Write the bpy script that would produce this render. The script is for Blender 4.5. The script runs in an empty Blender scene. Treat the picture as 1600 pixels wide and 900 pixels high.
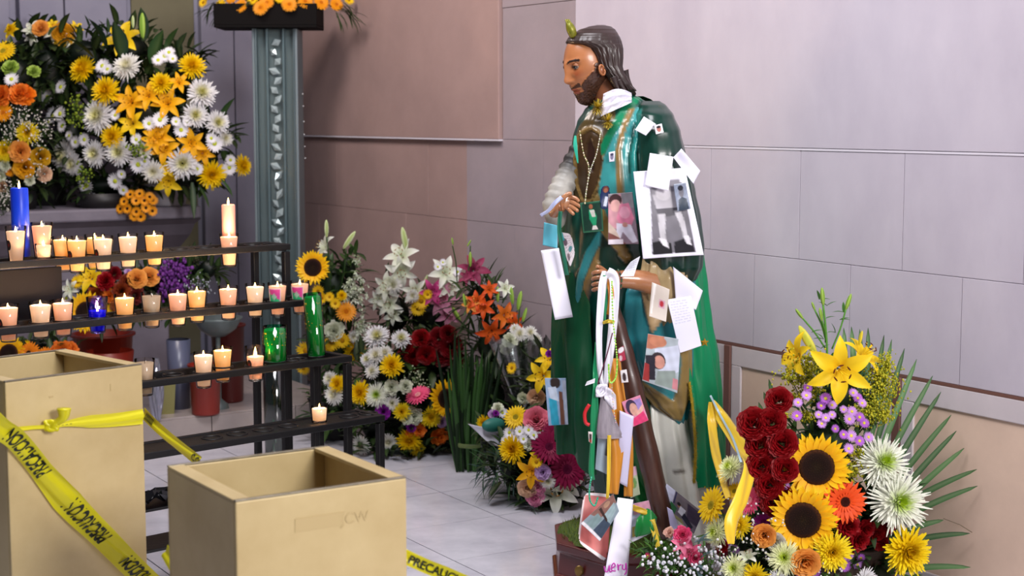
import bpy, bmesh, math, random
from math import sin, cos, pi, sqrt, atan2, radians
from mathutils import Vector, Matrix, Quaternion
import numpy as np

scene = bpy.context.scene
# ---------------------------------------------------------------- camera
CAMZ = 1.6
YAW = radians(31.8)
PITCH = radians(6.2)
FPX = 2440.0
cam_data = bpy.data.cameras.new('camera')
cam = bpy.data.objects.new('camera', cam_data)
scene.collection.objects.link(cam)
cam.location = (0, 0, CAMZ)
cam.rotation_euler = (pi / 2 - PITCH, 0, -YAW)
cam_data.sensor_width = 36
cam_data.lens = 36 * FPX / 1600
cam_data.clip_start = 0.05
cam_data.dof.use_dof = True
cam_data.dof.focus_distance = 5.25
cam_data.dof.aperture_fstop = 4.0
scene.camera = cam
# ---------------------------------------------------------------- world
world = bpy.data.worlds.new('world')
scene.world = world
world.use_nodes = True
bg = world.node_tree.nodes['Background']
bg.inputs['Color'].default_value = (0.86, 0.86, 1.0, 1)
bg.inputs['Strength'].default_value = 0.10


def area(name, loc, target, size, power, col):
    l = bpy.data.lights.new(name, 'AREA')
    l.shape = 'RECTANGLE'
    l.size, l.size_y = size
    l.energy = power
    l.color = col
    o = bpy.data.objects.new(name, l)
    scene.collection.objects.link(o)
    o.location = loc
    o.rotation_euler = (Vector(target) - Vector(loc)).to_track_quat('-Z', 'Y').to_euler()
    return o


area('daylight_from_nave', (2.5, -1.9, 3.1), (2.4, 4.6, 0.8), (1.8, 1.4), 330, (1.0, 0.96, 0.95))
area('wall_fill', (1.75, 3.7, 4.1), (3.5, 4.6, 0.7), (1.5, 1.5), 125, (0.97, 0.95, 1.0))  # added overhead fill to brighten the right wall and statue, no visible source
area('recess_fill', (2.0, 6.6, 4.0), (3.8, 7.3, 1.7), (.9, .9), 65, (1.0, 0.88, 0.82))  # unseen warm fill, added to lift the dim recessed wall
# ---------------------------------------------------------------- exposure
vs = scene.view_settings
vs.view_transform = 'Standard'
vs.look = 'None'
vs.gamma = 1
vs.use_curve_mapping = False
vs.exposure = 0.0

# ================================================================ helpers
C = scene.collection
random.seed(7)
CY, SY = cos(YAW), sin(YAW)
CP, SP = cos(PITCH), sin(PITCH)


def H(px, py, D):
    """point seen at pixel (px, py) at horizontal forward distance D"""
    u = (px - 800) / FPX
    v = -(py - 450) / FPX
    hc = CP + v * SP
    t = D / hc
    lat = u * t
    z = CAMZ + t * (-SP + v * CP)
    return Vector((D * SY + lat * CY, D * CY - lat * SY, z))


def FW(lat, D, z):
    return Vector((D * SY + lat * CY, D * CY - lat * SY, z))


FWD = Vector((SY, CY, 0))
RGT = Vector((CY, -SY, 0))
UP = Vector((0, 0, 1))


def Hz(px, z, D):
    """horizontal pixel px, height z, forward distance D"""
    lat = (px - 800) / FPX * (D / CP) * 0.995
    return FW(lat, D, z)


def lin(c):
    if isinstance(c, str):
        c = c.lstrip('#')
        c = tuple(int(c[i:i + 2], 16) / 255 for i in (0, 2, 4))
    return tuple((x / 12.92 if x <= 0.04045 else ((x + 0.055) / 1.055) ** 2.4) for x in c[:3])


def mix(a, b, t):
    t = max(0.0, min(1.0, t))
    return tuple(a[i] * (1 - t) + b[i] * t for i in range(3))


MATS = {}


def mat(name, col=None, rough=0.5, metal=0.0, spec=0.5, coat=0.0, vcol=False, noise=0.0, nscale=8.0,
        bump=0.0, bscale=40.0, trans=0.0, sheen=0.0, sss=0.0, col2=None, stretch=(1, 1, 1), emit=None, estr=0.0):
    if name in MATS:
        return MATS[name]
    m = bpy.data.materials.new(name)
    m.use_nodes = True
    nt = m.node_tree
    b = nt.nodes['Principled BSDF']
    out = nt.nodes['Material Output']
    b.inputs['Roughness'].default_value = rough
    b.inputs['Metallic'].default_value = metal
    b.inputs['Specular IOR Level'].default_value = spec
    b.inputs['Coat Weight'].default_value = coat
    b.inputs['Coat Roughness'].default_value = 0.12
    if sheen:
        b.inputs['Sheen Weight'].default_value = sheen
    if sss:
        b.inputs['Subsurface Weight'].default_value = sss
        b.inputs['Subsurface Radius'].default_value = (0.02, 0.01, 0.006)
        b.inputs['Subsurface Scale'].default_value = 0.5
    src = None
    if vcol:
        a = nt.nodes.new('ShaderNodeAttribute')
        a.attribute_name = 'Col'
        src = a.outputs['Color']
    else:
        c = lin(col)
        b.inputs['Base Color'].default_value = (*c, 1)
    if noise or col2 or bump:
        tc = nt.nodes.new('ShaderNodeTexCoord')
        mp = nt.nodes.new('ShaderNodeMapping')
        mp.inputs['Scale'].default_value = stretch
        nt.links.new(tc.outputs['Object'], mp.inputs['Vector'])
    if noise or col2:
        n = nt.nodes.new('ShaderNodeTexNoise')
        n.inputs['Scale'].default_value = nscale
        n.inputs['Detail'].default_value = 6
        n.inputs['Roughness'].default_value = 0.6
        nt.links.new(mp.outputs['Vector'], n.inputs['Vector'])
        mx = nt.nodes.new('ShaderNodeMix')
        mx.data_type = 'RGBA'
        rm = nt.nodes.new('ShaderNodeMapRange')
        rm.inputs[1].default_value = 0.3
        rm.inputs[2].default_value = 0.7
        nt.links.new(n.outputs['Fac'], rm.inputs[0])
        nt.links.new(rm.outputs[0], mx.inputs['Factor'])
        if vcol:
            hs = nt.nodes.new('ShaderNodeHueSaturation')
            hs.inputs['Value'].default_value = 1 - noise
            nt.links.new(src, hs.inputs['Color'])
            nt.links.new(src, mx.inputs[6])
            nt.links.new(hs.outputs['Color'], mx.inputs[7])
        else:
            c2 = lin(col2) if col2 else tuple(x * (1 - noise) for x in c)
            mx.inputs[6].default_value = (*c, 1)
            mx.inputs[7].default_value = (*c2, 1)
        src = mx.outputs[2]
    if src is not None:
        nt.links.new(src, b.inputs['Base Color'])
    if bump:
        n2 = nt.nodes.new('ShaderNodeTexNoise')
        n2.inputs['Scale'].default_value = bscale
        n2.inputs['Detail'].default_value = 4
        nt.links.new(mp.outputs['Vector'], n2.inputs['Vector'])
        bp = nt.nodes.new('ShaderNodeBump')
        bp.inputs['Strength'].default_value = bump
        bp.inputs['Distance'].default_value = 0.01
        nt.links.new(n2.outputs['Fac'], bp.inputs['Height'])
        nt.links.new(bp.outputs['Normal'], b.inputs['Normal'])
    if emit:
        b.inputs['Emission Color'].default_value = (*lin(emit), 1)
        b.inputs['Emission Strength'].default_value = estr
    if trans:
        t = nt.nodes.new('ShaderNodeBsdfTranslucent')
        if src is not None:
            nt.links.new(src, t.inputs['Color'])
        else:
            t.inputs['Color'].default_value = (*c, 1)
        ms = nt.nodes.new('ShaderNodeMixShader')
        ms.inputs[0].default_value = trans
        nt.links.new(b.outputs[0], ms.inputs[1])
        nt.links.new(t.outputs[0], ms.inputs[2])
        nt.links.new(ms.outputs[0], out.inputs['Surface'])
    MATS[name] = m
    return m


def glassmat(name, tint, opac=0.15, rough=0.05):
    if name in MATS:
        return MATS[name]
    m = bpy.data.materials.new(name)
    m.use_nodes = True
    nt = m.node_tree
    nt.nodes.clear()
    out = nt.nodes.new('ShaderNodeOutputMaterial')
    tr = nt.nodes.new('ShaderNodeBsdfTransparent')
    tr.inputs['Color'].default_value = (*lin(tint), 1)
    gl = nt.nodes.new('ShaderNodeBsdfGlossy')
    gl.inputs['Roughness'].default_value = rough
    lw = nt.nodes.new('ShaderNodeLayerWeight')
    lw.inputs['Blend'].default_value = 0.12
    ad = nt.nodes.new('ShaderNodeMath')
    ad.operation = 'ADD'
    ad.use_clamp = True
    ad.inputs[1].default_value = opac
    ms = nt.nodes.new('ShaderNodeMixShader')
    nt.links.new(lw.outputs['Fresnel'], ad.inputs[0])
    nt.links.new(ad.outputs[0], ms.inputs[0])
    nt.links.new(tr.outputs[0], ms.inputs[1])
    nt.links.new(gl.outputs[0], ms.inputs[2])
    nt.links.new(ms.outputs[0], out.inputs['Surface'])
    MATS[name] = m
    return m


# ---- objects
def tag(o, label=None, cat=None, group=None, kind=None):
    if label: o['label'] = label
    if cat: o['category'] = cat
    if group: o['group'] = group
    if kind: o['kind'] = kind
    return o


def empty(name, loc, label, cat, group=None, rz=0.0):
    o = bpy.data.objects.new(name, None)
    C.objects.link(o)
    o.location = loc
    o.rotation_euler = (0, 0, rz)
    o.empty_display_size = 0.05
    return tag(o, label, cat, group)


def inv(o):
    m = Matrix.Translation(o.location) @ o.rotation_euler.to_matrix().to_4x4()
    return m.inverted()


class MB:
    """mesh collector, coordinates in world space unless stated"""

    def __init__(self):
        self.v = []; self.f = []; self.c = []

    def add(self, vs, fs, col=(1, 1, 1)):
        o = len(self.v)
        self.v += [tuple(p) for p in vs]
        self.f += [tuple(i + o for i in f) for f in fs]
        if col and isinstance(col[0], (tuple, list)):
            self.c += list(col)
        else:
            self.c += [col] * len(vs)

    def box(self, a, b, col=(1, 1, 1), M=None, bev=0):
        x0, y0, z0 = a; x1, y1, z1 = b
        vs = [Vector(p) for p in ((x0, y0, z0), (x1, y0, z0), (x1, y1, z0), (x0, y1, z0), (x0, y0, z1), (x1, y0, z1), (x1, y1, z1), (x0, y1, z1))]
        if M: vs = [M @ p for p in vs]
        self.add(vs, [(0, 3, 2, 1), (4, 5, 6, 7), (0, 1, 5, 4), (1, 2, 6, 5), (2, 3, 7, 6), (3, 0, 4, 7)], col)

    def tube(self, pts, r, seg=8, col=(1, 1, 1), cap=True):
        pts = [Vector(p) for p in pts]
        n = len(pts)
        rs = r if isinstance(r, (list, tuple)) else [r] * n
        cols = col if isinstance(col[0], (tuple, list)) else [col] * n
        o = len(self.v)
        prev = None
        for i, p in enumerate(pts):
            t = (pts[min(i + 1, n - 1)] - pts[max(i - 1, 0)])
            if t.length < 1e-9: t = Vector((0, 0, 1))
            t.normalize()
            if prev is None:
                a = Vector((0, 0, 1)) if abs(t.z) < 0.9 else Vector((1, 0, 0))
                s = t.cross(a).normalized()
            else:
                s = (prev - t * prev.dot(t))
                s = s.normalized() if s.length > 1e-6 else t.orthogonal().normalized()
            prev = s
            w = t.cross(s)
            for k in range(seg):
                an = 2 * pi * k / seg
                self.v.append(tuple(p + (s * cos(an) + w * sin(an)) * rs[i]))
                self.c.append(cols[i])
        for i in range(n - 1):
            for k in range(seg):
                k2 = (k + 1) % seg
                self.f.append((o + i * seg + k, o + i * seg + k2, o + (i + 1) * seg + k2, o + (i + 1) * seg + k))
        if cap:
            self.f.append(tuple(o + k for k in range(seg))[::-1])
            self.f.append(tuple(o + (n - 1) * seg + k for k in range(seg)))

    def lathe(self, prof, seg=20, M=None, col=(1, 1, 1)):
        o = len(self.v)
        n = len(prof)
        cols = col if isinstance(col[0], (tuple, list)) else [col] * n
        for i, (r, z) in enumerate(prof):
            for k in range(seg):
                an = 2 * pi * k / seg
                p = Vector((r * cos(an), r * sin(an), z))
                if M: p = M @ p
                self.v.append(tuple(p)); self.c.append(cols[i])
        for i in range(n - 1):
            for k in range(seg):
                k2 = (k + 1) % seg
                self.f.append((o + i * seg + k, o + i * seg + k2, o + (i + 1) * seg + k2, o + (i + 1) * seg + k))

    def sphere(self, c, r, seg=8, rings=6, col=(1, 1, 1), sc=(1, 1, 1), M=None):
        o = len(self.v)
        for i in range(rings + 1):
            th = pi * i / rings
            for k in range(seg):
                an = 2 * pi * k / seg
                p = Vector((r * sc[0] * sin(th) * cos(an), r * sc[1] * sin(th) * sin(an), r * sc[2] * cos(th)))
                if M: p = M @ p
                self.v.append(tuple(p + Vector(c))); self.c.append(col)
        for i in range(rings):
            for k in range(seg):
                k2 = (k + 1) % seg
                self.f.append((o + i * seg + k, o + (i + 1) * seg + k, o + (i + 1) * seg + k2, o + i * seg + k2))

    def grid(self, P, col=(1, 1, 1), close=False):
        """P: list of rows of points; col may be rows of colours"""
        o = len(self.v)
        nr, nc = len(P), len(P[0])
        for i, row in enumerate(P):
            for j, p in enumerate(row):
                self.v.append(tuple(p))
                self.c.append(col[i][j] if isinstance(col, list) else col)
        for i in range(nr - 1):
            for j in range(nc if close else nc - 1):
                j2 = (j + 1) % nc
                self.f.append((o + i * nc + j, o + i * nc + j2, o + (i + 1) * nc + j2, o + (i + 1) * nc + j))

    def mesh(self, name, M=None, smooth=True, weld=False):
        me = bpy.data.meshes.new(name)
        vs = self.v
        if M is not None:
            vs = [tuple(M @ Vector(p)) for p in vs]
        me.from_pydata(vs, [], self.f)
        a = me.color_attributes.new('Col', 'FLOAT_COLOR', 'POINT')
        arr = np.ones((len(self.v), 4), dtype=np.float32)
        arr[:, :3] = np.array(self.c, dtype=np.float32)[:, :3]
        a.data.foreach_set('color', arr.ravel())
        if smooth:
            me.polygons.foreach_set('use_smooth', [True] * len(me.polygons))
        me.update()
        return me

    def build(self, name, material, parent=None, smooth=True, bevel=0, solid=0, sub=0):
        M = inv(parent) if parent is not None and parent.parent is None else None
        if parent is not None and parent.parent is not None:
            M = inv(parent.parent)
        me = self.mesh(name, M, smooth)
        me.materials.append(material)
        o = bpy.data.objects.new(name, me)
        C.objects.link(o)
        if parent is not None: o.parent = parent
        if solid:
            s = o.modifiers.new('solid', 'SOLIDIFY'); s.thickness = solid; s.offset = 0
        if bevel:
            b = o.modifiers.new('bevel', 'BEVEL'); b.width = bevel; b.segments = 2; b.limit_method = 'ANGLE'
        if sub:
            s = o.modifiers.new('sub', 'SUBSURF'); s.levels = sub; s.render_levels = sub
        return o


def recentre(o):
    """move a top-level mesh so that its origin is at its lowest centre"""
    me = o.data
    n = len(me.vertices)
    co = np.empty(n * 3, dtype=np.float32)
    me.vertices.foreach_get('co', co)
    co = co.reshape(-1, 3)
    c = co.mean(axis=0); c[2] = co[:, 2].min()
    me.vertices.foreach_set('co', (co - c).ravel())
    me.update()
    o.location = [float(x) for x in c]
    return o


def fit(pts, n):
    """catmull-rom resample of points (Vector or tuples)"""
    P = [Vector(p) for p in pts]
    if len(P) == 2:
        return [P[0].lerp(P[1], i / (n - 1)) for i in range(n)]
    res = []
    for i in range(n):
        t = i / (n - 1) * (len(P) - 1)
        k = min(int(t), len(P) - 2)
        f = t - k
        p0 = P[max(k - 1, 0)]; p1 = P[k]; p2 = P[k + 1]; p3 = P[min(k + 2, len(P) - 1)]
        res.append(0.5 * ((2 * p1) + (p2 - p0) * f + (2 * p0 - 5 * p1 + 4 * p2 - p3) * f * f + (3 * p1 - p0 - 3 * p2 + p3) * f ** 3))
    return res


def interp(tab, x):
    """tab sorted list of (x, v...)"""
    if x <= tab[0][0]: return tab[0][1:]
    for i in range(len(tab) - 1):
        if x <= tab[i + 1][0]:
            f = (x - tab[i][0]) / (tab[i + 1][0] - tab[i][0])
            f = f * f * (3 - 2 * f) * 0.5 + f * 0.5
            return tuple(a * (1 - f) + b * f for a, b in zip(tab[i][1:], tab[i + 1][1:]))
    return tab[-1][1:]


def inpoly(x, y, poly):
    c = False
    n = len(poly)
    j = n - 1
    for i in range(n):
        xi, yi = poly[i]; xj, yj = poly[j]
        if (yi > y) != (yj > y) and x < (xj - xi) * (y - yi) / (yj - yi) + xi:
            c = not c
        j = i
    return c


def basis(n, up=Vector((0, 0, 1)), roll=0.0):
    n = n.normalized()
    x = up.cross(n)
    if x.length < 1e-4: x = Vector((1, 0, 0))
    x.normalize()
    y = n.cross(x)
    M = Matrix((x, y, n)).transposed()
    return M @ Matrix.Rotation(roll, 3, 'Z')
# ================================================================ the setting
WX = 3.84          # face of the near wall
WX2 = 3.92         # face of the recessed pink wall
YJ = 5.67          # where the wall steps back
YB = 9.20          # back wall
m_stone = mat('pale_stone', '#c2bac4', rough=0.62, spec=0.3, col2='#b4acb8', nscale=3.5, bump=0.12, bscale=22, stretch=(1, 1, 0.6))
m_pink = mat('pink_stone', '#a68b86', rough=0.7, spec=0.25, col2='#99807c', nscale=3.0, bump=0.12, bscale=20)
m_mauve = mat('mauve_stone', '#a09298', rough=0.65, spec=0.3, col2='#92878c', nscale=3.0, bump=0.12, bscale=20)
m_back = mat('back_wall_stone', '#8d8b9c', rough=0.7, col2='#7f7d90', nscale=2.5, bump=0.1)
m_khaki = mat('khaki_plaster', '#6f6a52', rough=0.8, col2='#625d49', nscale=3)
m_joint = mat('joint_mortar', '#a29aa6', rough=0.9)
m_dado = mat('dado_frame_stone', '#cdc2c6', rough=0.6, col2='#c0b6ba', nscale=5)
m_tan = mat('dado_tan_stone', '#dcc0ac', rough=0.5, col2='#cbb09e', nscale=4, bump=0.05)
m_brown = mat('brown_strip', '#6d4a42', rough=0.5)
m_tile = mat('floor_tile_ceramic', '#d6d5df', rough=0.16, spec=0.5, col2='#b9b8c4', nscale=5)
m_grout = mat('floor_grout', '#4b484c', rough=0.9)
m_plat = mat('platform_tile', '#a79c98', rough=0.22, spec=0.5, col2='#988d89', nscale=5)
m_altar = mat('altar_stone', '#77707c', rough=0.6, col2='#66606c', nscale=5, bump=0.1)


def struct(name, mb, m, parent=None, **k):
    o = mb.build(name, m, parent, smooth=False, **k)
    if parent is None: o['kind'] = 'structure'
    return o


# floor and its tiles
b = MB(); b.box((-1.5, -1.0, -0.1), (WX2 + .2, YB + .2, -0.003))
floor = struct('floor', b, m_grout)
P = 0.47
tm = MB(); g = 0.0022
tm.box((g, g, -0.012), (P - g, P - g, 0.0))
tile_me = tm.mesh('floor_tile', smooth=False); tile_me.materials.append(m_tile)
nx0 = 3.21 - 9 * P
for i in range(11):
    for j in range(18):
        x = nx0 + i * P; y = 5.29 + (j - 11) * P
        if x > WX or y > YB - .1: continue
        o = bpy.data.objects.new('tile', tile_me); C.objects.link(o)
        o.parent = floor; o.location = (x, y, random.uniform(-.0005, .0005))

# near right wall: coursed blocks over a dado
b = MB(); b.box((WX + .02, -1.0, 0), (WX2 + .25, YJ, 4.2))
wall_r = struct('wall_right', b, m_joint)


def blocks(parent, m, x, ya, yb, z0, z1, width, off, name='stone_block', depth=.03, gap=.0008):
    k0 = math.floor((ya - off) / width)
    y = off + k0 * width
    while y < yb:
        a, c = max(y, ya), min(y + width, yb)
        if c - a > .02:
            q = MB(); dx = random.uniform(-.0006, .0006)
            q.box((x + dx, a + gap, z0 + gap), (x + depth, c - gap, z1 - gap))
            q.build(name, m, parent, smooth=False, bevel=.0014)
        y += width


blocks(wall_r, m_stone, WX, -1.0, YJ, .745, 1.094, .505, 3.966)
blocks(wall_r, m_stone, WX, -1.0, YJ, 1.094, 1.488, .505, 3.725)
blocks(wall_r, m_stone, WX - .001, -1.0, YJ, 1.494, 4.2, 8, -1.0)
b = MB(); b.box((WX - .002, -1, 1.486), (WX + .03, YJ, 1.493)); b.build('seam_highlight', mat('seam_highlight_paint', '#d6d0da', rough=.6), wall_r, smooth=False)  # pale strip paints the highlight line along the course edge
b = MB(); b.box((WX - .004, -1, .735), (WX + .03, YJ, .745)); b.build('brown_line', m_brown, wall_r, smooth=False)
# dado panels
yy = 4.61 - .885 * 6
while yy < YJ:
    y0, y1 = yy + .018, min(yy + .885 - .018, YJ)
    if y1 - y0 > .1:
        q = MB(); t = .055; X0 = WX - .004
        q.box((X0, y0, .66), (WX + .03, y1, .735)); q.box((X0, y0, .0), (WX + .03, y1, .1))
        q.box((X0, y0, .1), (WX + .03, y0 + t, .66)); q.box((X0, y1 - t, .1), (WX + .03, y1, .66))
        q.build('panel_frame', m_dado, wall_r, smooth=False, bevel=.003)
        q = MB(); q.box((WX + .004, y0 + t, .1), (WX + .03, y1 - t, .66))
        q.build('tan_panel', m_tan, wall_r, smooth=False)
    q = MB(); q.box((WX - .012, yy - .018, 0), (WX + .03, yy + .018, .735)); q.build('brown_strip', m_brown, wall_r, smooth=False, bevel=.003)
    yy += .885

# recessed wall behind the flowers
b = MB(); b.box((WX2 + .02, YJ, 0), (WX2 + .25, YB + .2, 4.2))
wall_p = struct('wall_recess', b, m_joint)
for (z0, z1, off) in ((0, .74, 6.0), (.74, 1.094, 6.3), (1.094, 1.5, 6.05)):
    blocks(wall_p, m_mauve, WX2, YJ, 6.75, z0, z1, 1.1, off)
    blocks(wall_p, m_pink, WX2, 6.75, YB + .1, z0, z1, 1.1, off)
blocks(wall_p, m_mauve, WX2, YJ, 6.405, 1.5, 2.12, 1.3, 5.6)
blocks(wall_p, m_mauve, WX2 - .004, YJ, 6.405, 2.12, 4.2, 1.3, 5.6)
b = MB(); b.box((WX2 - .024, 6.405, 1.492), (WX2 + .03, YB + .1, 1.5)); b.build('seam_highlight', mat('seam_highlight_paint', '#d6d0da', rough=.6), wall_p, smooth=False)  # highlight under the raised slab, painted as a pale strip
q = MB(); q.box((WX2 - .022, 6.41, 1.5), (WX2 + .03, YB + .1, 4.2)); q.build('raised_slab', m_pink, wall_p, smooth=False, bevel=.004)

# back wall with pilasters
b = MB(); b.box((-1.5, YB, 0), (WX2 + .25, YB + .25, 4.2))
wall_b = struct('wall_back', b, m_back)


def yx(px, Y):
    """x of pixel column px on plane y = Y"""
    u = (px - 800) / 2454.0
    return Y * (SY + CY * u) / (CY - SY * u)


for (p0, p1, m, dep) in ((-90, 18, m_back, .05), (30, 98, m_back, .09), (104, 200, m_back, .04), (208, 305, m_khaki, .02), (312, 362, m_back, .06), (366, 402, m_back, .03)):
    q = MB(); q.box((yx(p0, YB), YB - dep, .15), (yx(p1, YB), YB, 4.2)); q.build('pilaster_panel', m, wall_b, smooth=False, bevel=.006)


# platform in front of the altar
PY, PH = 7.24, .15
PX1 = yx(505, 7.5)
b = MB(); b.box((-1.4, PY + .012, 0.0), (PX1 - .012, YB - .1, PH - .012))
plat = struct('trim_1', b, m_grout)
tag(plat, 'raised tiled platform step below the altar')
w = .45; xj = yx(321, PY)
x = xj - 9 * w
while x < PX1:
    a, c = x + .002, min(x + w - .002, PX1)
    if c - a > .03 and a > -1.4:
        q = MB(); q.box((a, PY, 0.0), (c, PY + .012, PH - .012)); q.build('riser_tile', m_plat, plat, smooth=False, bevel=.002)
        y = PY
        while y < YB - .12:
            q = MB(); q.box((a, y + .002, PH - .012), (c, min(y + w - .002, YB - .1), PH)); q.build('step_tile', m_plat, plat, smooth=False, bevel=.002)
            y += w
    x += w

# stone altar table
AY, AZ = 8.32, 1.115
AX1 = yx(312, AY)
alt = empty('altar', (AX1 - 1.2, AY + .4, PH), 'grey stone altar table carrying the big yellow and white flower arrangements', 'altar')
b = MB(); b.box((-1.3, AY, AZ - .07), (AX1, YB - .11, AZ)); b.build('table_slab', m_altar, alt, smooth=False, bevel=.012)
b = MB()
prof = [(0, AZ - .07), (-.03, AZ - .1), (-.05, AZ - .16), (-.10, AZ - .24), (-.15, AZ - .28)]
for k in range(len(prof) - 1):
    (d0, z0), (d1, z1) = prof[k], prof[k + 1]
    b.add([(-1.3, AY - d0, z0), (AX1 + d0, AY - d0, z0), (AX1 + d1, AY - d1, z1), (-1.3, AY - d1, z1), (AX1 + d0, YB - .11, z0), (AX1 + d1, YB - .11, z1)], [(0, 3, 2, 1), (1, 2, 5, 4)])
b.build('moulding', m_altar, alt, smooth=True)
b = MB(); b.box((-1.3, AY + .15, PH), (AX1 - .15, YB - .11, AZ - .07)); b.build('pedestal', m_altar, alt, smooth=False, bevel=.01)
for p0, p1 in ((150, 215), (220, 285), (60, 140), (-20, 50)):
    b = MB(); b.box((yx(p0, AY + .15), AY + .135, .72), (yx(p1, AY + .15), AY + .15, .82)); b.build('front_panel', m_altar, alt, smooth=False, bevel=.006)

# acrylic column with a strand of crystals
cD = 8.75
c0 = Hz(438, PH * 0, cD)
col = empty('acrylic_column', (c0.x, c0.y, 0), 'grey green clear column with a zigzag strand of crystals inside, holding the planter', 'column', rz=-YAW)
mcol = mat('column_core', '#7a8284', rough=0.4, spec=0.4, col2='#6a7376', nscale=2, stretch=(6, 6, .3))
mcolp = mat('column_panel', '#6d7a80', rough=0.4, spec=0.5)
Mc = Matrix.Translation(col.location) @ Matrix.Rotation(-YAW, 4, 'Z')
ztop = H(438, 46, cD).z
hw = .112
b = MB(); b.box((-hw, -.055, 0), (hw, hw, ztop), M=Mc); b.build('back_panel', mcol, col, smooth=False, bevel=.004)
for s in (-1, 1):
    b = MB(); b.box((s * hw - .012, -hw, 0), (s * hw + .012, hw, ztop), M=Mc); b.build('side_panel', mcolp, col, smooth=False, bevel=.004)
    b = MB(); b.box((s * .045 - .006, -hw + .012, 0), (s * .045 + .006, -.055, ztop), M=Mc); b.build('inner_rib', mcolp, col, smooth=False, bevel=.003)
b = MB(); b.box((-hw, -hw, 0), (hw, -hw + .006, ztop), M=Mc); b.build('front_pane', glassmat('acrylic', '#f2f6f6', .015, .15), col, smooth=False)
mcry = mat('crystal', '#d9dcdf', rough=0.15, metal=0.2, spec=0.8)
cry = MB()
zz = .03
cry.add([(0, 0, .030), (.017, 0, 0), (0, .008, 0), (-.017, 0, 0), (0, -.010, 0), (0, 0, -.03)], [(0, 4, 1), (0, 1, 2), (0, 2, 3), (0, 3, 4), (5, 1, 4), (5, 2, 1), (5, 3, 2), (5, 4, 3)])
cme = cry.mesh('crystal', smooth=False); cme.materials.append(mcry)
k = 0
z = .35
while z < ztop - .03:
    o = bpy.data.objects.new('crystal', cme); C.objects.link(o); o.parent = col
    o.location = ((-1) ** k * .009 + random.uniform(-.004, .004), -.082, z)
    o.rotation_euler = (random.uniform(-.3, .3), (-1) ** k * random.uniform(.5, 1.2), random.uniform(-.6, .6))
    o.scale = (1.25, 1, random.uniform(.9, 1.3))
    z += .052; k += 1
for i, py in enumerate((147, 166, 190, 210, 229, 247)):
    q = MB(); p = H(473 + i * .8, py, cD - .12); q.sphere(p, .004, 6, 4); q.build('glass_bead', mcry, col)
# ================================================================ candle rack
m_iron = mat('black_iron', '#08070a', rough=0.45, spec=0.35, noise=.4, nscale=30, bump=.1, bscale=60)
m_panel = mat('dark_board', '#0b080d', rough=0.8, spec=.2)
RA = Vector((cos(radians(10.5)), sin(radians(10.5)), 0))
RB = Vector((sin(radians(10.5)), -cos(radians(10.5)), 0))
lat4 = (598 - 800) / 2454 * 5.7
R0 = FW(lat4, 5.7, 0)          # right front corner of the lowest tier (on the floor)
rack = empty('candle_rack', R0 - RA * .9 - RB * .3, 'black iron stepped rack of four tiers holding the lit votive candles', 'candle rack')
RM = Matrix.Translation(R0) @ Matrix((RA, -RB, Vector((0, 0, 1)))).transposed().to_4x4()   # x along rack (right), y backwards
TZ = {1: 1.108, 2: .908, 3: .708, 4: .508}
TY = {1: .6, 2: .4, 3: .2, 4: .0}
LEN = 1.75
TD = .17


def rk(x, y, z): return RM @ Vector((x, y, z))


def rbox(a, c, name, m=None, par=None, bev=.003):
    q = MB(); q.box(a, c, M=RM); return q.build(name, m or m_iron, par or rack, smooth=False, bevel=bev)


for t in (1, 2, 3, 4):
    z, y = TZ[t], TY[t]
    rbox((-LEN, y, z - .024), (0, y + .028, z), 'front_rail')
    rbox((-LEN, y + TD - .02, z - .03), (0, y + TD, z), 'back_rail')
    rbox((-.028, y + .028, z - .03), (0, y + TD - .02, z), 'end_rail')
    for x in ((-.028,) if t > 1 else (-.028,)):
        rbox((x, y + .002, 0), (x + .027, y + .027, z - .03), 'leg')
    rbox((-.08 if t != 4 else -.2, y + TD - .028, 0), (-.055 if t != 4 else -.175, y + TD - .002, z - .03), 'leg')
    rbox((-LEN, y + .002, 0), (-LEN + .027, y + .027, z - .03), 'leg')
rbox((-LEN, .0, .17), (0 - .03, .17, .18), 'lower_shelf')
rbox((-LEN, .03, .30), (0 - .35, .17, .31), 'lower_shelf')
rbox((-LEN, TY[1] + .03, TZ[2] - .02), (-.955, TY[1] + .05, TZ[1] - .031), 'dark_board', m_panel)
rbox((-LEN, .02, TZ[4] - .012), (-.0, TD - .01, TZ[4] - .004), 'drip_plate')


def solve(px, t, yoff):
    """rack x of pixel column px on tier t at offset yoff behind its front rail"""
    u = (px - 800) / (FPX * CP - ({1: 385, 2: 485, 3: 570, 4: 650}[t] - 450) * SP)
    best = None
    lo, hi = -2.2, .3
    f = lambda x: (lambda p: (p.x * CY - p.y * SY) / (p.x * SY + p.y * CY) - u)(rk(x, TY[t] + yoff, 0))
    for _ in range(50):
        mid = (lo + hi) / 2
        if f(mid) < 0: lo = mid
        else: hi = mid
    return mid


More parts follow.
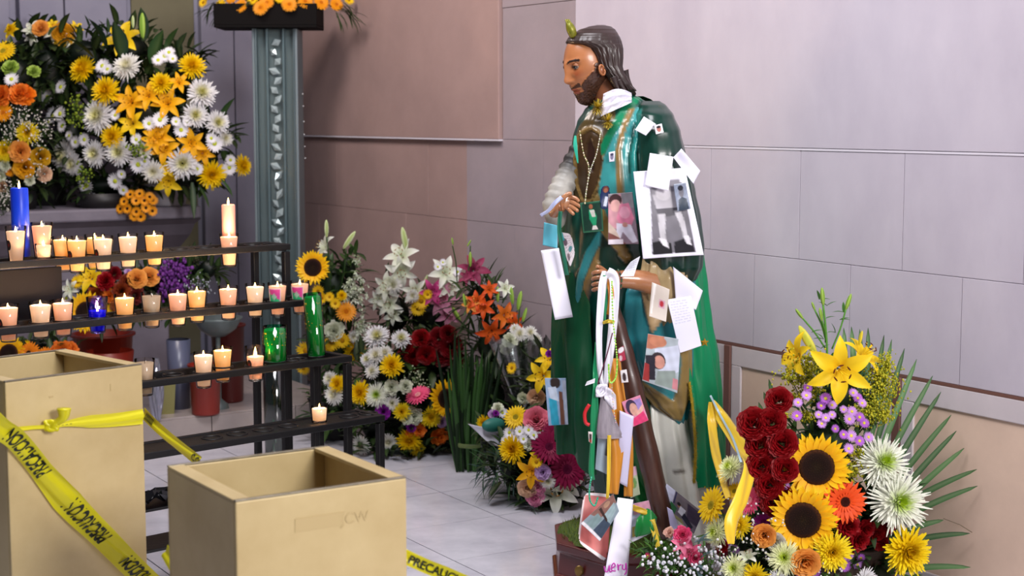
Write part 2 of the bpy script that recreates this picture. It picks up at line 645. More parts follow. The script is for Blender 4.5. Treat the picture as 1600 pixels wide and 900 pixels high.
m_glass = glassmat('votive_glass', '#fbf7f2', .03, .05)
m_bglass = glassmat('blue_votive_glass', '#4a48ff', .1, .05)
m_gglass = glassmat('green_votive_glass', '#2fd48c', .1, .05)
m_waxw = mat('cream_wax', '#fbecda', rough=.5, trans=.55)
m_waxp = mat('peach_wax', '#fad9c2', rough=.5, trans=.55)
m_waxy = mat('yellow_wax', '#ffe0a4', rough=.5, trans=.55)
m_waxun = mat('grey_wax', '#c2ab90', rough=.5, trans=.3)
m_waxb = mat('blue_wax', '#1420d8', rough=.4, trans=.35)
m_waxg = mat('green_wax', '#0a9a5c', rough=.4, trans=.25)
m_waxpk = mat('pink_wax', '#f6b9a6', rough=.45, trans=.3)
m_flame = mat('flame', '#ffdf9a', emit='#ffc46a', estr=28)
m_wick = mat('wick', '#2a1c14', rough=.9)
m_sticker = mat('candle_sticker', vcol=True, rough=.4)
m_print = mat('printed_paper', vcol=True, rough=.38, spec=.35)
CANDLE = []


def ringpart(x, y, z, r):
    q = MB()
    n = 24
    vs = []
    for (rr, zz) in ((r, z - .006), (r, z - .001), (r + .007, z - .001), (r + .007, z - .006)):
        vs.append([rk(x + rr * cos(2 * pi * k / n), y + rr * sin(2 * pi * k / n), zz) for k in range(n)])
    vs.append(vs[0])
    q.grid(vs, close=True)
    q.build('holder_ring', m_iron, rack)


def lamp(p, power, col=(1.0, .66, .36), r=.006):
    l = bpy.data.lights.new('candle_light', 'POINT'); l.energy = power; l.color = col; l.shadow_soft_size = r
    o = bpy.data.objects.new('candle_light', l); C.objects.link(o); o.location = p
    return o


def flame_mb(p, s=1.0):
    q = MB()
    q.lathe([(0.0005, 0), (.0028 * s, .004 * s), (.0042 * s, .009 * s), (.0034 * s, .016 * s), (.0016 * s, .023 * s), (.0002, .029 * s)], 10, Matrix.Translation(p))
    return q


def votive(x, y, t, label, wax, lit=True, glass=None, top=.076, bot=.052, h=.128, above=.068, fill=.9, group='lit votive candles on the black rack', sticker=None, flame=1.0, ring=True, power=6.5, well=.016):
    z = TZ[t]
    zb = z + above - h
    p = rk(x, y, zb)
    e = empty('votive_candle', p, label, 'candle', group)
    T = Matrix.Translation(p)
    rt, rb = top / 2, bot / 2
    q = MB()
    q.lathe([(0.001, .0), (rb - .003, .0), (rb, .003), (rb + (rt - rb) * .5, h * .5), (rt, h), (rt - .0015, h + .0005)], 24, T)
    q.build('glass', glass or m_glass, e)
    zw = h * fill
    rw = rb + (rt - rb) * fill - .0035
    q = MB()
    if lit:
        q.lathe([(0.001, .0085), (rb - .004, .0085), (rw, zw), (rw - .003, zw + .001), (rw - .008, zw - well * .5), (rw - .016, zw - well), (0.001, zw - well - .001)], 24, T)
    else:
        q.lathe([(0.001, .0085), (rb - .004, .0085), (rw, zw), (rw - .006, zw - .003), (0.001, zw - .004)], 24, T)
        well = .004
    q.build('wax', wax, e)
    q = MB(); wz = zw - well
    q.tube([p + Vector((0, 0, wz - .002)), p + Vector((.001, 0, wz + (.008 if lit else .022)))], .001, 6)
    q.build('wick', m_wick, e)
    if lit:
        q = flame_mb(p + Vector((.0005, 0, wz + .005)), flame)
        q.build('flame', m_flame, e)
        lamp(p + Vector((0, 0, wz + .013)), power)
    if sticker:
        sticker(e, p, rb, rt, h)
    if ring:
        rr = rb + (rt - rb) * (h - above - .003) / h + .001
        ringpart(x, y, z, rr)
    return e


def stick_dark(e, p, rb, rt, h, col=('#20140f', '#8d1f10')):
    """small dark oval emblem on the glass"""
    q = MB(); rows = []; cols = []
    az0 = math.atan2(-FWD.y, -FWD.x) - .55
    for i in range(9):
        zz = h * (.50 + .034 * (i - 4) * 1.0)
        r = rb + (rt - rb) * zz / h + .0012
        hw = .30 * sqrt(max(0.02, 1 - ((i - 4) / 4.2) ** 2))
        rows.append([p + Vector((r * cos(az0 + hw * (k - 3) / 3), r * sin(az0 + hw * (k - 3) / 3), zz)) for k in range(7)])
        cols.append([lin(col[0]) if abs(k - 3) + abs(i - 4) > 1 else lin(col[1]) for k in range(7)])
    q.grid(rows, cols); q.build('emblem', m_sticker, e)


def stick_picture(e, p, rb, rt, h):
    q = MB(); rows = []; cols = []
    az0 = math.atan2(-FWD.y, -FWD.x) - .25
    pk, gr, wh = lin('#c83a86'), lin('#2aa069'), lin('#d9d2cf')
    for i in range(13):
        zz = h * (.35 + .5 * i / 12)
        r = rb + (rt - rb) * zz / h + .0012
        rows.append([p + Vector((r * cos(az0 + .75 * (k - 6) / 6), r * sin(az0 + .75 * (k - 6) / 6), zz)) for k in range(13)])
        row = []
        for k in range(13):
            c = wh
            if 1 < k < 12 and 1 <= i <= 11: c = pk if i > 6 - (k - 6) * .5 else gr
            if (k - 6) ** 2 + (i - 6) ** 2 < 5: c = mix(gr, wh, .4)
            row.append(c)
        cols.append(row)
    q.grid(rows, cols); q.build('picture_label', m_sticker, e)


F = .085
# tier 1
def vt(px, t, yo, *a, **k):
    return votive(solve(px, t, yo), TY[t] + yo, t, *a, **k)


vt(25, 1, .06, 'tall cream candle in clear tumbler with dark emblem, left end of top tier', m_waxw, top=.074, bot=.05, h=.13, above=.118, fill=.86, sticker=stick_dark, ring=False, power=1.12)
vt(66, 1, .085, 'tall clear tumbler with half burnt candle beside the blue pillar candle', m_waxp, top=.078, bot=.054, h=.13, above=.125, fill=.9, ring=False, power=1.28)
vt(68, 1, .03, 'small pale votive standing in front of the tall tumbler', m_waxw, top=.06, bot=.05, h=.055, above=.053, fill=.9, ring=False, power=0.80)
vt(98, 1, .12, 'amber lit votive behind another, third glass from left on top tier', m_waxy)
vt(120, 1, .05, 'lit votive with dark emblem at its left edge, front of a pair on top tier', m_waxy, sticker=stick_dark)
vt(148, 1, .13, 'half hidden amber votive behind the emblem glass on top tier', m_waxy)
vt(161, 1, .05, 'lit votive with small dark emblem in the middle of the top tier', m_waxw, sticker=stick_dark)
vt(200, 1, F, 'cream lit votive second from right of the left cluster on top tier', m_waxw)
vt(241, 1, F, 'bright amber votive at right end of the left cluster on top tier', m_waxy)
vt(358, 1, .05, 'lit votive glass standing in front of the pink pillar candle', m_waxp, above=.05, sticker=None)
# tier 2
vt(12, 2, F, 'leftmost votive of second tier with dark emblem', m_waxp, sticker=stick_dark)
vt(63, 2, F, 'bright cream votive, second from left on second tier', m_waxw, top=.08)
vt(98, 2, F, 'peach votive just left of the blue glass on second tier', m_waxp)
vt(152, 2, F, 'blue glass votive with blue wax on second tier', m_waxb, glass=glassmat('violet_glass', '#a58cff', .08, .05), fill=.62, power=0.80)
vt(195, 2, F, 'bright yellow votive just right of the blue glass', m_waxy)
vt(237, 2, F, 'unlit grey wax votive with bare wick on second tier', m_waxun, lit=False)
vt(278, 2, .06, 'pale pink votive, left one of a close pair on second tier', m_waxp)
vt(308, 2, .1, 'amber votive, right one of a close pair on second tier', m_waxy)
vt(357, 2, F, 'peach votive standing alone between pair and picture glasses on second tier', m_waxp)
vt(399, 2, F, 'pink white votive left of the glass with pink and green picture', m_waxw)
vt(434, 2, .06, 'votive with pink and green picture label, second from right on second tier', m_waxp, sticker=stick_picture, power=1.12)
vt(469, 2, .06, 'rightmost votive of second tier with pink and green picture label', m_waxp, sticker=stick_picture, power=1.28)
# tier 3
vt(226, 3, .06, 'unlit votive behind corner of the tall gold box', m_waxun, lit=False, top=.07)
vt(318, 3, .06, 'front votive of the close pair on third tier', m_waxw, top=.074, sticker=lambda e, p, rb, rt, h: None)
vt(348, 3, .12, 'rear votive of the close pair on third tier', m_waxy, top=.074)
vt(399, 3, .06, 'votive with tall flame and dark emblem beside the green candle', m_waxp, flame=1.6, sticker=stick_dark, fill=.7)
# tier 4
vt(499, 4, .06, 'small low tealight cup alone on lowest tier', m_waxw, top=.062, bot=.056, h=.06, above=.057, fill=.85, ring=False, power=1.92)


def pillar(px, t, yo, r, h, m, name, label, lit=True, tilt=0, glass=None, glitter=False):
    x = solve(px, t, yo); p = rk(x, TY[t] + yo, TZ[t] + .002)
    e = empty(name, p, label, 'candle')
    T = Matrix.Translation(p) @ Matrix.Rotation(tilt, 4, (FWD.x, FWD.y, 0))
    q = MB()
    q.lathe([(.001, .0), (r - .003, 0), (r, .003), (r, h - .004), (r - .003, h), (r * .7, h - .008), (.001, h - .010)], 28, T)
    q.build('wax_body', m, e)
    q = MB(); q.tube([T @ Vector((0, 0, h - .01)), T @ Vector((0, 0, h + .004))], .0012, 6); q.build('wick', m_wick, e)
    if lit:
        q = flame_mb(T @ Vector((0, 0, h - .003)), 1.0); q.build('flame', m_flame, e)
        lamp(T @ Vector((0, 0, h + .012)), .8)
    if glass:
        q = MB(); q.lathe([(.001, -.001), (r + .002, -.001), (r + .0035, .004), (r + .0035, h + .012), (r + .001, h + .012)], 28, T); q.build('glass', glass, e)
    if glitter:
        q = MB(); rnd = random.Random(5)
        for _ in range(26):
            a = rnd.uniform(3.2, 6.2) - YAW; zz = rnd.uniform(.45, .92) * h
            q.sphere(T @ Vector(((r + .004) * cos(a), (r + .004) * sin(a), zz)), .0014, 5, 4)
        o = q.build('gold_glitter', mat('gold_glitter', '#ffd23a', rough=.2, metal=.6), e); o['kind'] = 'stuff'
    return e


pillar(33, 1, .15, .031, .245, mat('blue_pillar_wax', '#1038c8', rough=.35, trans=.25), 'pillar_candle', 'tall bright blue pillar candle at left end of top tier')
pillar(358, 1, .14, .0265, .155, m_waxpk, 'pillar_candle', 'tall pale pink pillar candle alone at right of top tier')
pillar(430, 3, .08, .04, .118, m_waxg, 'green_candle', 'short wide glittery green candle in glass on third tier', lit=False, glass=glassmat('green_glass', '#49e0a0', .1, .06), glitter=True)
pillar(495, 3, .08, .031, .225, m_waxg, 'green_candle', 'tall slim glossy green candle in glass leaning left on third tier', lit=False, tilt=-.06, glass=glassmat('green_glass', '#49e0a0', .1, .06), glitter=True)
# empty holder rings
for t, pxs in ((1, (282, 320, 395, 425)), (3, (270, 455, 465)), (4, (330, 370, 410, 450, 545, 575)), (2, (125,))):
    for px in pxs:
        ringpart(solve(px, t, F), TY[t] + F, TZ[t], .031)
# crumpled dark plastic on lower shelf
rnd = random.Random(3)
q = MB(); rows = []
for i in range(16):
    rows.append([rk(-1.2 + .5 * i / 15, .02 + .13 * j / 9, .32 + rnd.uniform(0, .045)) for j in range(10)])
q.grid(rows); o = recentre(q.build('plastic_sheet', mat('black_plastic', '#0d0c10', rough=.12, spec=.7), smooth=False))
tag(o, 'crumpled shiny black plastic sheet on the lowest rack shelf', 'plastic')
# ================================================================ the statue
DS = 5.4


def proj(p):
    r = Vector(p) - Vector((0, 0, CAMZ))
    lat, D, z = r.dot(RGT), r.dot(FWD), r.z
    d = D * CP - z * SP
    v = D * SP + z * CP
    return 800 + lat / d * FPX, 450 - v / d * FPX


def S(px, py, dy=0.0):
    return H(px, py, DS) + FWD * dy


def spow(x, p): return math.copysign(abs(x) ** p, x)


def loft(rows, nr=120, na=96, power=1.0, fold=None, a0=0, a1=2 * pi, close=True, capb=False):
    """rows (py, xl, xr, half depth, depth centre)"""
    G = []
    y0, y1 = rows[0][0], rows[-1][0]
    for i in range(nr):
        t = i / (nr - 1)
        py = y0 + (y1 - y0) * t
        xl, xr, dh, dc = interp(rows, py)
        cx, hw = (xl + xr) / 2, (xr - xl) / 2
        r = []
        for k in range(na):
            a = a0 + (a1 - a0) * k / (na if close else na - 1)
            f = fold(a, t, py) if fold else 0.0
            s = (hw + f) / max(hw, 1e-3) if hw > 1 else 1
            r.append(S(cx + hw * s * spow(cos(a), power), py, dc + (dh + f * .0022) * spow(sin(a), power)))
        G.append(r)
    return G


def paint(G, base, polys, frontonly=True):
    """painted patches (polygons in silhouette coordinates), small relief for each"""
    cols = []
    nr = len(G)
    out = []
    cen = [sum((Vector(p) for p in row), Vector()) / len(row) for row in G]
    for i, row in enumerate(G):
        rc, ro = [], []
        for p in row:
            c = base(p) if callable(base) else base
            q = p
            front = (p - cen[i]).dot(FWD) < .03
            if front or not frontonly:
                x, y = proj(p)
                for poly, pc, em in polys:
                    if not hasattr(paint, 'bb'): paint.bb = {}
                    bb = paint.bb.get(id(poly))
                    if bb is None:
                        bb = (min(a for a, b in poly) - 2, max(a for a, b in poly) + 2, min(b for a, b in poly) - 2, max(b for a, b in poly) + 2, poly)
                        paint.bb[id(poly)] = bb
                    if not (bb[0] < x < bb[1] and bb[2] < y < bb[3]): continue
                    cv = sum(inpoly(x + ox, y + oy, poly) for ox, oy in ((-.9, -.6), (.9, -.6), (-.6, .9), (.6, .9), (0, 0))) / 5
                    if cv > 0:
                        c = mix(c, pc, cv)
                        em = em * sum(inpoly(x + ox, y + oy, poly) for ox, oy in ((-2.4, 0), (2.4, 0), (0, -2.4), (0, 2.4), (-1.7, -1.7), (1.7, 1.7), (-1.7, 1.7), (1.7, -1.7), (0, 0))) / 9
                        n = (p - cen[i]); n.z = 0
                        if n.length > 1e-4: q = p + n.normalized() * em
            rc.append(c); ro.append(q)
        cols.append(rc); out.append(ro)
    return out, cols


m_paintst = mat('painted_plaster', vcol=True, rough=.3, spec=.4, coat=.22, noise=.25, nscale=14, bump=.03, bscale=30)
m_skin = mat('painted_skin', vcol=True, rough=.34, spec=.4, coat=.18, noise=.08, nscale=20)
m_hair = mat('painted_hair', '#33221e', rough=.42, coat=.1, col2='#261815', nscale=20)
m_robe = mat('white_robe', vcol=True, rough=.3, coat=.3, noise=.15, nscale=6)
m_satin = mat('green_satin', vcol=True, rough=.42, spec=.3, noise=.12, nscale=5)
m_gold = mat('gold_trim', '#b89b2c', rough=.35, metal=.6, bump=.6, bscale=300)
m_staff = mat('staff_wood', '#4b2c22', rough=.35, col2='#361d17', nscale=8, stretch=(8, 8, 1), coat=.2)
m_cloth = mat('white_cloth', '#e3e0ee', rough=.7)

base_p = H(985, 900, 5.4); base_p.z = 0
statue = empty('saint_statue', base_p, 'life size bearded saint statue in green and teal mantle, covered with pinned papers', 'statue', rz=-YAW)
SOLIDS = []


def sp(mb, name, m, **k):
    if k.pop('solidpart', True):
        SOLIDS.append(mb)
    return mb.build(name, m, statue, **k)


dkg, teal, gold = lin('#0c3d33'), lin('#3d9696'), lin('#8d7040')


# --- tunic (body core)
def fold_body(a, t, py):
    if sin(a) > .3: return 0
    f = max(0, (py - 330) / 500)
    return (5.5 * cos(9 * a + 2.2 * t * 3 + 1) + 3 * cos(17 * a + 5 * t)) * min(1, f * 1.6) + 1.2 * cos(14 * a) * (1 - min(1, f * 2))


rows = [(148, 940, 990, .05, .0), (160, 925, 1010, .07, 0), (172, 914, 1028, .10, 0), (190, 903, 1043, .13, 0), (215, 896, 1053, .15, 0), (250, 891, 1060, .16, 0), (300, 889, 1068, .17, 0),
        (360, 884, 1070, .17, 0), (420, 880, 1068, .165, .01), (480, 882, 1060, .17, .02), (540, 890, 1055, .175, .02), (600, 902, 1050, .17, .02), (650, 915, 1055, .17, .02), (720, 928, 1060, .17, .02), (800, 938, 1065, .17, .02), (835, 940, 1065, .17, .02)]
G = loft(rows, 300, 230, .85, fold_body)
body_polys = [
    ([(930, 165), (905, 198), (892, 240), (889, 285), (897, 325), (932, 332), (946, 300), (951, 240), (966, 200), (960, 172)], lin('#4f4125'), .003),
    ([(903, 212), (912, 200), (925, 196), (938, 203), (944, 225), (946, 255), (938, 290), (925, 318), (910, 318), (901, 290), (897, 250)], lin('#7a6134'), .010),
    ([(906, 214), (925, 202), (938, 212), (942, 255), (934, 288), (923, 312), (912, 312), (904, 288), (901, 250)], lin('#3f2c17'), .002),
    ([(917, 225), (924, 215), (929, 235), (927, 268), (920, 268), (916, 245)], lin('#2b1810'), -.006),
    ([(985, 152), (1003, 150), (988, 172), (962, 207), (946, 240), (940, 244), (939, 226), (954, 196), (970, 170)], lin('#0a7a52'), .005),
    ([(988, 170), (962, 207), (944, 245), (936, 300), (926, 340), (950, 352), (990, 352), (988, 300), (980, 250), (988, 200), (1004, 165)], teal, .006),
    ([(992, 168), (977, 205), (971, 235), (975, 300), (978, 350), (969, 350), (964, 290), (962, 235), (969, 200), (982, 170)], gold, .009),
    ([(1006, 163), (994, 190), (986, 240), (988, 350), (996, 350), (993, 240), (1001, 190), (1013, 163)], lin('#2e8f8a'), .010),
    ([(936, 360), (915, 395), (903, 430), (896, 485), (905, 490), (913, 440), (929, 400), (945, 368)], lin('#2b7d82'), .007),
    ([(946, 368), (930, 400), (914, 440), (906, 495), (915, 497), (925, 440), (941, 405), (957, 372)], lin('#8a6d40'), .010),
    ([(935, 300), (950, 338), (972, 375), (987, 402), (978, 412), (950, 384), (934, 347), (928, 312)], lin('#9a8048'), .010),
    ([(940, 365), (965, 395), (972, 420), (950, 430), (935, 405)], lin('#10332a'), .0),
    ([(889, 330), (905, 330), (903, 420), (890, 430), (884, 380)], lin('#1c5a4a'), .004),
]
G, cols = paint(G, dkg, body_polys)
q = MB(); q.grid(G, cols, close=True)
sp(q, 'tunic', m_paintst)

# --- shoulder and sleeve of the mantle
rows = [(158, 1000, 1030, .03, -.02), (165, 990, 1040, .07, -.03), (180, 985, 1050, .11, -.05), (205, 984, 1059, .13, -.07), (240, 984, 1066, .14, -.08), (290, 986, 1078, .14, -.09), (340, 986, 1088, .14, -.10), (380, 988, 1092, .14, -.11), (410, 996, 1090, .125, -.11), (430, 1012, 1082, .09, -.10), (440, 1030, 1070, .05, -.10)]
G = loft(rows, 110, 90, .9, lambda a, t, py: 1.8 * cos(11 * a + 2 * t) * min(1, t * 2))
G, cols = paint(G, lin('#0c352b'), [([(985, 205), (995, 175), (1004, 168), (997, 205), (993, 260), (996, 420), (985, 420)], lin('#23756a'), .004)])
q = MB(); q.grid(G, cols, close=True)
sp(q, 'mantle_sleeve', m_paintst)

# --- teal drape hanging below the forearm, with gold border and cream cuff
rows = [(418, 985, 1076, .07, -.09), (450, 966, 1079, .10, -.10), (500, 960, 1077, .115, -.10), (550, 968, 1076, .115, -.10), (590, 983, 1075, .10, -.10), (620, 1012, 1072, .07, -.11), (640, 1038, 1067, .045, -.12), (654, 1056, 1061, .01, -.13)]
G = loft(rows, 170, 160, .8, lambda a, t, py: (3.2 * cos(8 * a + 2.5 * t) + 1.6 * cos(15 * a - 2 * t)) * (1 - .6 * t))
G, cols = paint(G, lin('#2c7f88'), [
    ([(1060, 530), (1080, 545), (1080, 610), (1064, 658), (1048, 654), (1018, 632), (996, 606), (1003, 594), (1030, 612), (1051, 626), (1060, 598), (1063, 570)], lin('#8f7748'), .008),
    ([(960, 440), (975, 445), (978, 520), (985, 590), (1000, 606), (985, 600), (966, 560)], lin('#1c4a46'), .0),
    ([(994, 408), (1030, 415), (1068, 450), (1060, 474), (1032, 505), (1018, 522), (1008, 485), (1003, 455)], lin('#b39770'), .012)])
q = MB(); q.grid(G, cols, close=True)
sp(q, 'mantle_drape', m_paintst)

# --- white robe below
rows = [(585, 984, 1074, .10, -.03), (650, 984, 1083, .13, -.03), (700, 990, 1091, .15, -.03), (750, 998, 1098, .165, -.03), (800, 1008, 1104, .175, -.03), (838, 1010, 1107, .18, -.03)]
G = loft(rows, 90, 130, .85, lambda a, t, py: (4.0 * cos(13 * a + .8 * t) + 1.5 * cos(23 * a)) * (.4 + .6 * t))
G, cols = paint(G, lin('#dfdfd6'), [([(1052, 735), (1070, 733), (1071, 739), (1053, 741)], lin('#77706a'), .0)])
q = MB(); q.grid(G, cols, close=True)
sp(q, 'robe', m_robe)

# --- satin cape round the back
crow = [(150, 992, 1006, .02, .03), (157, 975, 1022, .07, .03), (175, 935, 1046, .14, .04), (200, 912, 1060, .18, .05), (260, 892, 1078, .2, .06), (300, 886, 1088, .21, .06), (350, 880, 1096, .22, .06), (400, 872, 1099, .23, .06), (450, 866, 1106, .24, .05), (500, 864, 1112, .24, .04), (560, 864, 1120, .24, .03), (620, 865, 1127, .24, .03), (700, 868, 1133, .24, .03), (745, 870, 1134, .24, .03)]
G, cols = [], []
NR, NA = 120, 150
for i in range(NR):
    t = i / (NR - 1)
    row, rc = [], []
    for k in range(NA):
        s = k / (NA - 1)
        e = max(0, min(1, (t - .36) / .14))
        a0 = -radians(6 + 50 * e); a1 = pi + radians(20 + 36 * min(1, max(0, (t - .35) / .2)))
        a = a0 + (a1 - a0) * s
        bot = 745 - 50 * max(0, -cos(a)) - 8 * sin(a) + 6 * cos(11 * a)
        py = 150 + (bot - 150) * t
        xl, xr, dh, dc = interp(crow, py)
        cx, hw = (xl + xr) / 2, (xr - xl) / 2
        f = (.018 * cos(13 * a + 2 * sin(4 * t)) + .008 * cos(27 * a + 9 * t) + .007 * sin(22 * t + 5 * a)) * min(1, t * 1.5)
        row.append(S(cx + (hw + f * 200) * cos(a), py, dc - (dh + f) * -sin(a)))
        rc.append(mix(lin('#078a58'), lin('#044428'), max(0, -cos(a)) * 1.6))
    G.append(row); cols.append(rc)
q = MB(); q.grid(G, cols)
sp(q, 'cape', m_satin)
CAPE = G


def fuzzy(path, r, name, m, n=500, parent=None, ln=.008, seed=1):
    q = MB(); q.tube(path, r * .6, 8)
    rr = random.Random(seed)
    for _ in range(n):
        k = rr.uniform(0, len(path) - 1.001); i = int(k)
        p = path[i].lerp(path[i + 1], k - i)
        d = Vector((rr.gauss(0, 1), rr.gauss(0, 1), rr.gauss(0, 1))).normalized()
        s = d.cross(Vector((rr.gauss(0, 1), rr.gauss(0, 1), 1))).normalized() * .0012
        q.add([p + s, p - s, p + d * (r + rr.uniform(0, ln))], [(0, 1, 2)])
    return q.build(name, m, parent or statue, smooth=False)


edge = [CAPE[i][0] for i in range(NR)]
fuzzy(fit([e + FWD * -.012 for e in edge[86::6]], 60), .008, 'cape_gold_trim', m_gold, 900)
fuzzy(fit([H(x, y, DS - d) for x, y, d in ((1030, 170, .10), (1040, 182, .11), (1049, 200, .12), (1055, 222, .11), (1060, 245, .08))], 30), .010, 'shoulder_gold_trim', m_gold, 700)
fuzzy(fit([e + Vector((0, 0, .003)) for e in CAPE[-1][4:60:5]], 40), .005, 'hem_gold_trim', m_gold, 300)
# gold stars on the cape
for x, y in ((1101, 535), (1118, 662)):
    q = MB(); c = H(x, y, DS - .12); vs = []
    for k in range(10):
        rr_ = .016 if k % 2 == 0 else .007
        a = pi / 2 + k * pi / 5
        vs.append(c + RGT * rr_ * cos(a) + UP * rr_ * sin(a))
    vs += [c - FWD * .004]
    q.add(vs, [(k, (k + 1) % 10, 10) for k in range(10)][::-1]); q.build('gold_star', mat('star_gold', '#c8962a', rough=.3, metal=.4), statue, smooth=False)

# --- head
HC = H(922, 102, DS)
hy = radians(31); ht = radians(23)
f0 = (-RGT * cos(hy) - FWD * sin(hy))
hf = (f0 * cos(ht) - UP * sin(ht)).normalized()
hs = f0.cross(UP).normalized() * 1.0      # side axis
if hs.dot(FWD) > 0: hs = -hs              # +s = side nearest to the camera
hu = hf.cross(hs); hu = hu if hu.z > 0 else -hu


def hp(f, s, z): return HC + hf * f + hs * s + hu * z


def gss(s, z, s0, z0, ws, wz): return math.exp(-((s - s0) / ws) ** 2 - ((z - z0) / wz) ** 2)


G, cols = [], []
skin, skin2, brow, beard, lip = lin('#a66a42'), lin('#8c4426'), lin('#24140f'), lin('#3d241a'), lin('#87442f')
NT, NP = 150, 170
for i in range(NT):
    th = pi * i / (NT - 1)
    row, rc = [], []
    for k in range(NP):
        ph = 2 * pi * k / NP
        x, y, z = sin(th) * cos(ph), sin(th) * sin(ph), cos(th)
        Z = z * (.117 if z > 0 else .134)
        Zr = Z; Z = Z - .009 * math.exp(-((Z - .02) / .06) ** 2)
        jaw = max(0, -z)
        Y = y * .073 * (1 - .38 * jaw ** 1.6)
        X = x * (.092 if x > 0 else .100 * (1 - .35 * jaw))
        if z < -.1: X += .012 * jaw
        fr = max(0, x) ** .6
        d = 0
        d += .015 * gss(Y, Z, 0, .014, .010, .030)
        d += .023 * gss(Y, Z, 0, -.020, .0095, .015)
        d += .008 * gss(Y, Z, .013, -.026, .007, .007) + .008 * gss(Y, Z, -.013, -.026, .007, .007)
        for sg in (-1, 1):
            d -= .014 * gss(Y, Z, sg * .029, .016, .016, .011)
            d += .007 * gss(Y, Z, sg * .028, .036, .022, .008)
            d += .006 * gss(Y, Z, sg * .036, -.012, .018, .018)
            d += .004 * gss(Y, Z, sg * .028, .014, .011, .006)
        d += .006 * gss(Y, Z, 0, -.046, .026, .007)
        d += .010 * gss(Y, Z, 0, -.053, .018, .0045)
        d += .009 * gss(Y, Z, 0, -.0635, .015, .005)
        d -= .006 * gss(Y, Z, 0, -.058, .020, .0022)
        bd = gss(Y, Z, 0, -.110, .032, .028)
        d += .022 * bd
        X += d * fr
        inb = False
        c = skin
        if x > 0:
            c = mix(c, skin2, .8 * (gss(Y, Z, .036, -.006, .016, .014) + gss(Y, Z, -.036, -.006, .016, .014)))
            bz = .034 + .006 * (1 - (abs(Y) - .028) ** 2 / .0004)
            if .010 < abs(Y) < .048 and abs(Z - bz) < .0042: c = brow
            if gss(Y, Z, .029, .016, .015, .0075) + gss(Y, Z, -.029, .016, .015, .0075) > .5: c = lin('#5a2f1e')
            if -.0705 < Z < -.049 and abs(Y) < .021 - abs(Z + .059) * .4: c = lip
            elif abs(Z + .058) < .0015 and abs(Y) < .022: c = brow
            elif Z < -.040 - .004 * cos(Y * 120) and abs(Y) < .032 and Z > -.0495: c = beard
            elif Z < -.066: c = beard; inb = True
            elif abs(Y) > .031 and Z < -.030 - (.05 - abs(Y)) * .9: c = beard; inb = True
        if abs(Y) > .045 and -.2 < Z < .005 and x > -.45 and x < .28 + (.0 - Z) * 3.2: c = beard; inb = True
        if x <= 0 and Z < -.05 and x > -.3: c = beard; inb = True
        if inb:
            X += .004 * sin(Z * 700 + 30 * sin(Y * 160)) * .6 + .003
            c = mix(c, lin('#6b4631'), .5 * max(0, sin(Z * 900 + Y * 500 + 4 * sin(Y * 300))))
        row.append(hp(X, Y * (1.04 if inb else 1), Zr)); rc.append(c)
    G.append(row); cols.append(rc)
q = MB(); q.grid(G, cols, close=True)
head = sp(q, 'head', m_skin)
for sg in (-1, 1):
    e_c = hp(.0710, sg * .0290, .0250)
    q = MB(); q.sphere(e_c, .0118, 20, 14, lin('#8f7c70')); q.build('eyeball', m_skin, head)
    q = MB(); q.sphere(e_c + hf * .0072 + hs * .001 * sg - hu * .002 - hf.cross(hu) * 0, .0072, 14, 10, lin('#140a08')); q.build('iris', mat('iris_dark', '#120907', rough=.08, coat=1), head)
    q = MB(); q.sphere(e_c + hu * .0028 - hf * .0004, .0122, 20, 14, lin('#8f5a3a'), (1, 1, .86)); q.build('upper_lid', m_skin, head)
    q = MB()
    pth = [e_c + hf * (.0118 - .006 * abs(k) / 4) + hs * (.0035 * k) + hu * (.0045 - .0007 * k * k * .55) for k in range(-4, 5)]
    q.tube(pth, .0018, 6, lin('#1a0e0b')); q.build('eyelid', m_skin, head)
# ear
q = MB()
ec = H(941, 110, DS - .085)
ax, ay = (-hf), hu
rows_ = []
for i in range(13):
    a = 2 * pi * i / 12
    c = ec + ax * (.010 * cos(a)) + ay * (.019 * sin(a)) * (1 if sin(a) > 0 else .85)
    rows_.append(c)
q.tube(rows_, .0038, 8, lin('#a0643e'))
q.sphere(ec + hs * -.003, .011, 12, 8, lin('#8a5030'), (1, .6, 1.5))
q.build('ear', m_skin, head)

# neck
q = MB(); q.tube(fit([H(940, 118, DS + .01), H(948, 140, DS), H(955, 175, DS)], 12), [.052, .05, .049, .049, .05, .051, .052, .054, .056, .058, .06, .064], 28, lin('#7a4a30'))
sp(q, 'neck', m_skin)

# hair
hrow = [(39, 932, 946, .012, .01), (42, 918, 956, .04, .008), (47, 904, 962, .062, .005), (54, 893, 966, .078, 0), (60, 887, 969, .086, 0), (66, 884, 971, .091, 0), (69, 886, 971.5, .092, 0),
        (71, 901, 972, .093, 0), (77, 915, 973, .093, 0), (91, 924, 973, .093, 0), (104, 930, 972, .092, .0), (113, 940, 974, .092, .0), (122, 947, 979, .09, 0), (132, 952, 985, .085, .0), (140, 956, 990, .075, 0), (147, 964, 993, .05, 0), (151, 974, 990, .02, 0)]
G = []
for i in range(170):
    t = i / 169
    py = 39 + (151 - 39) * t
    xl, xr, dh, dc = interp(hrow, py)
    cx, hw = (xl + xr) / 2, (xr - xl) / 2
    row = []
    for k in range(150):
        a = 2 * pi * k / 150
        st = 1.0 * sin(26 * a + 6 * t + 2.2 * sin(5 * t + a)) + .7 * sin(47 * a - 5 * t)
        st *= min(1, max(0, (t - .12) * 3)) * .9
        row.append(S(cx + (hw + st) * spow(cos(a), .82), py, dc + (dh + st * .0022) * spow(sin(a), .82)))
    G.append(row)
q = MB(); q.grid(G, close=True)
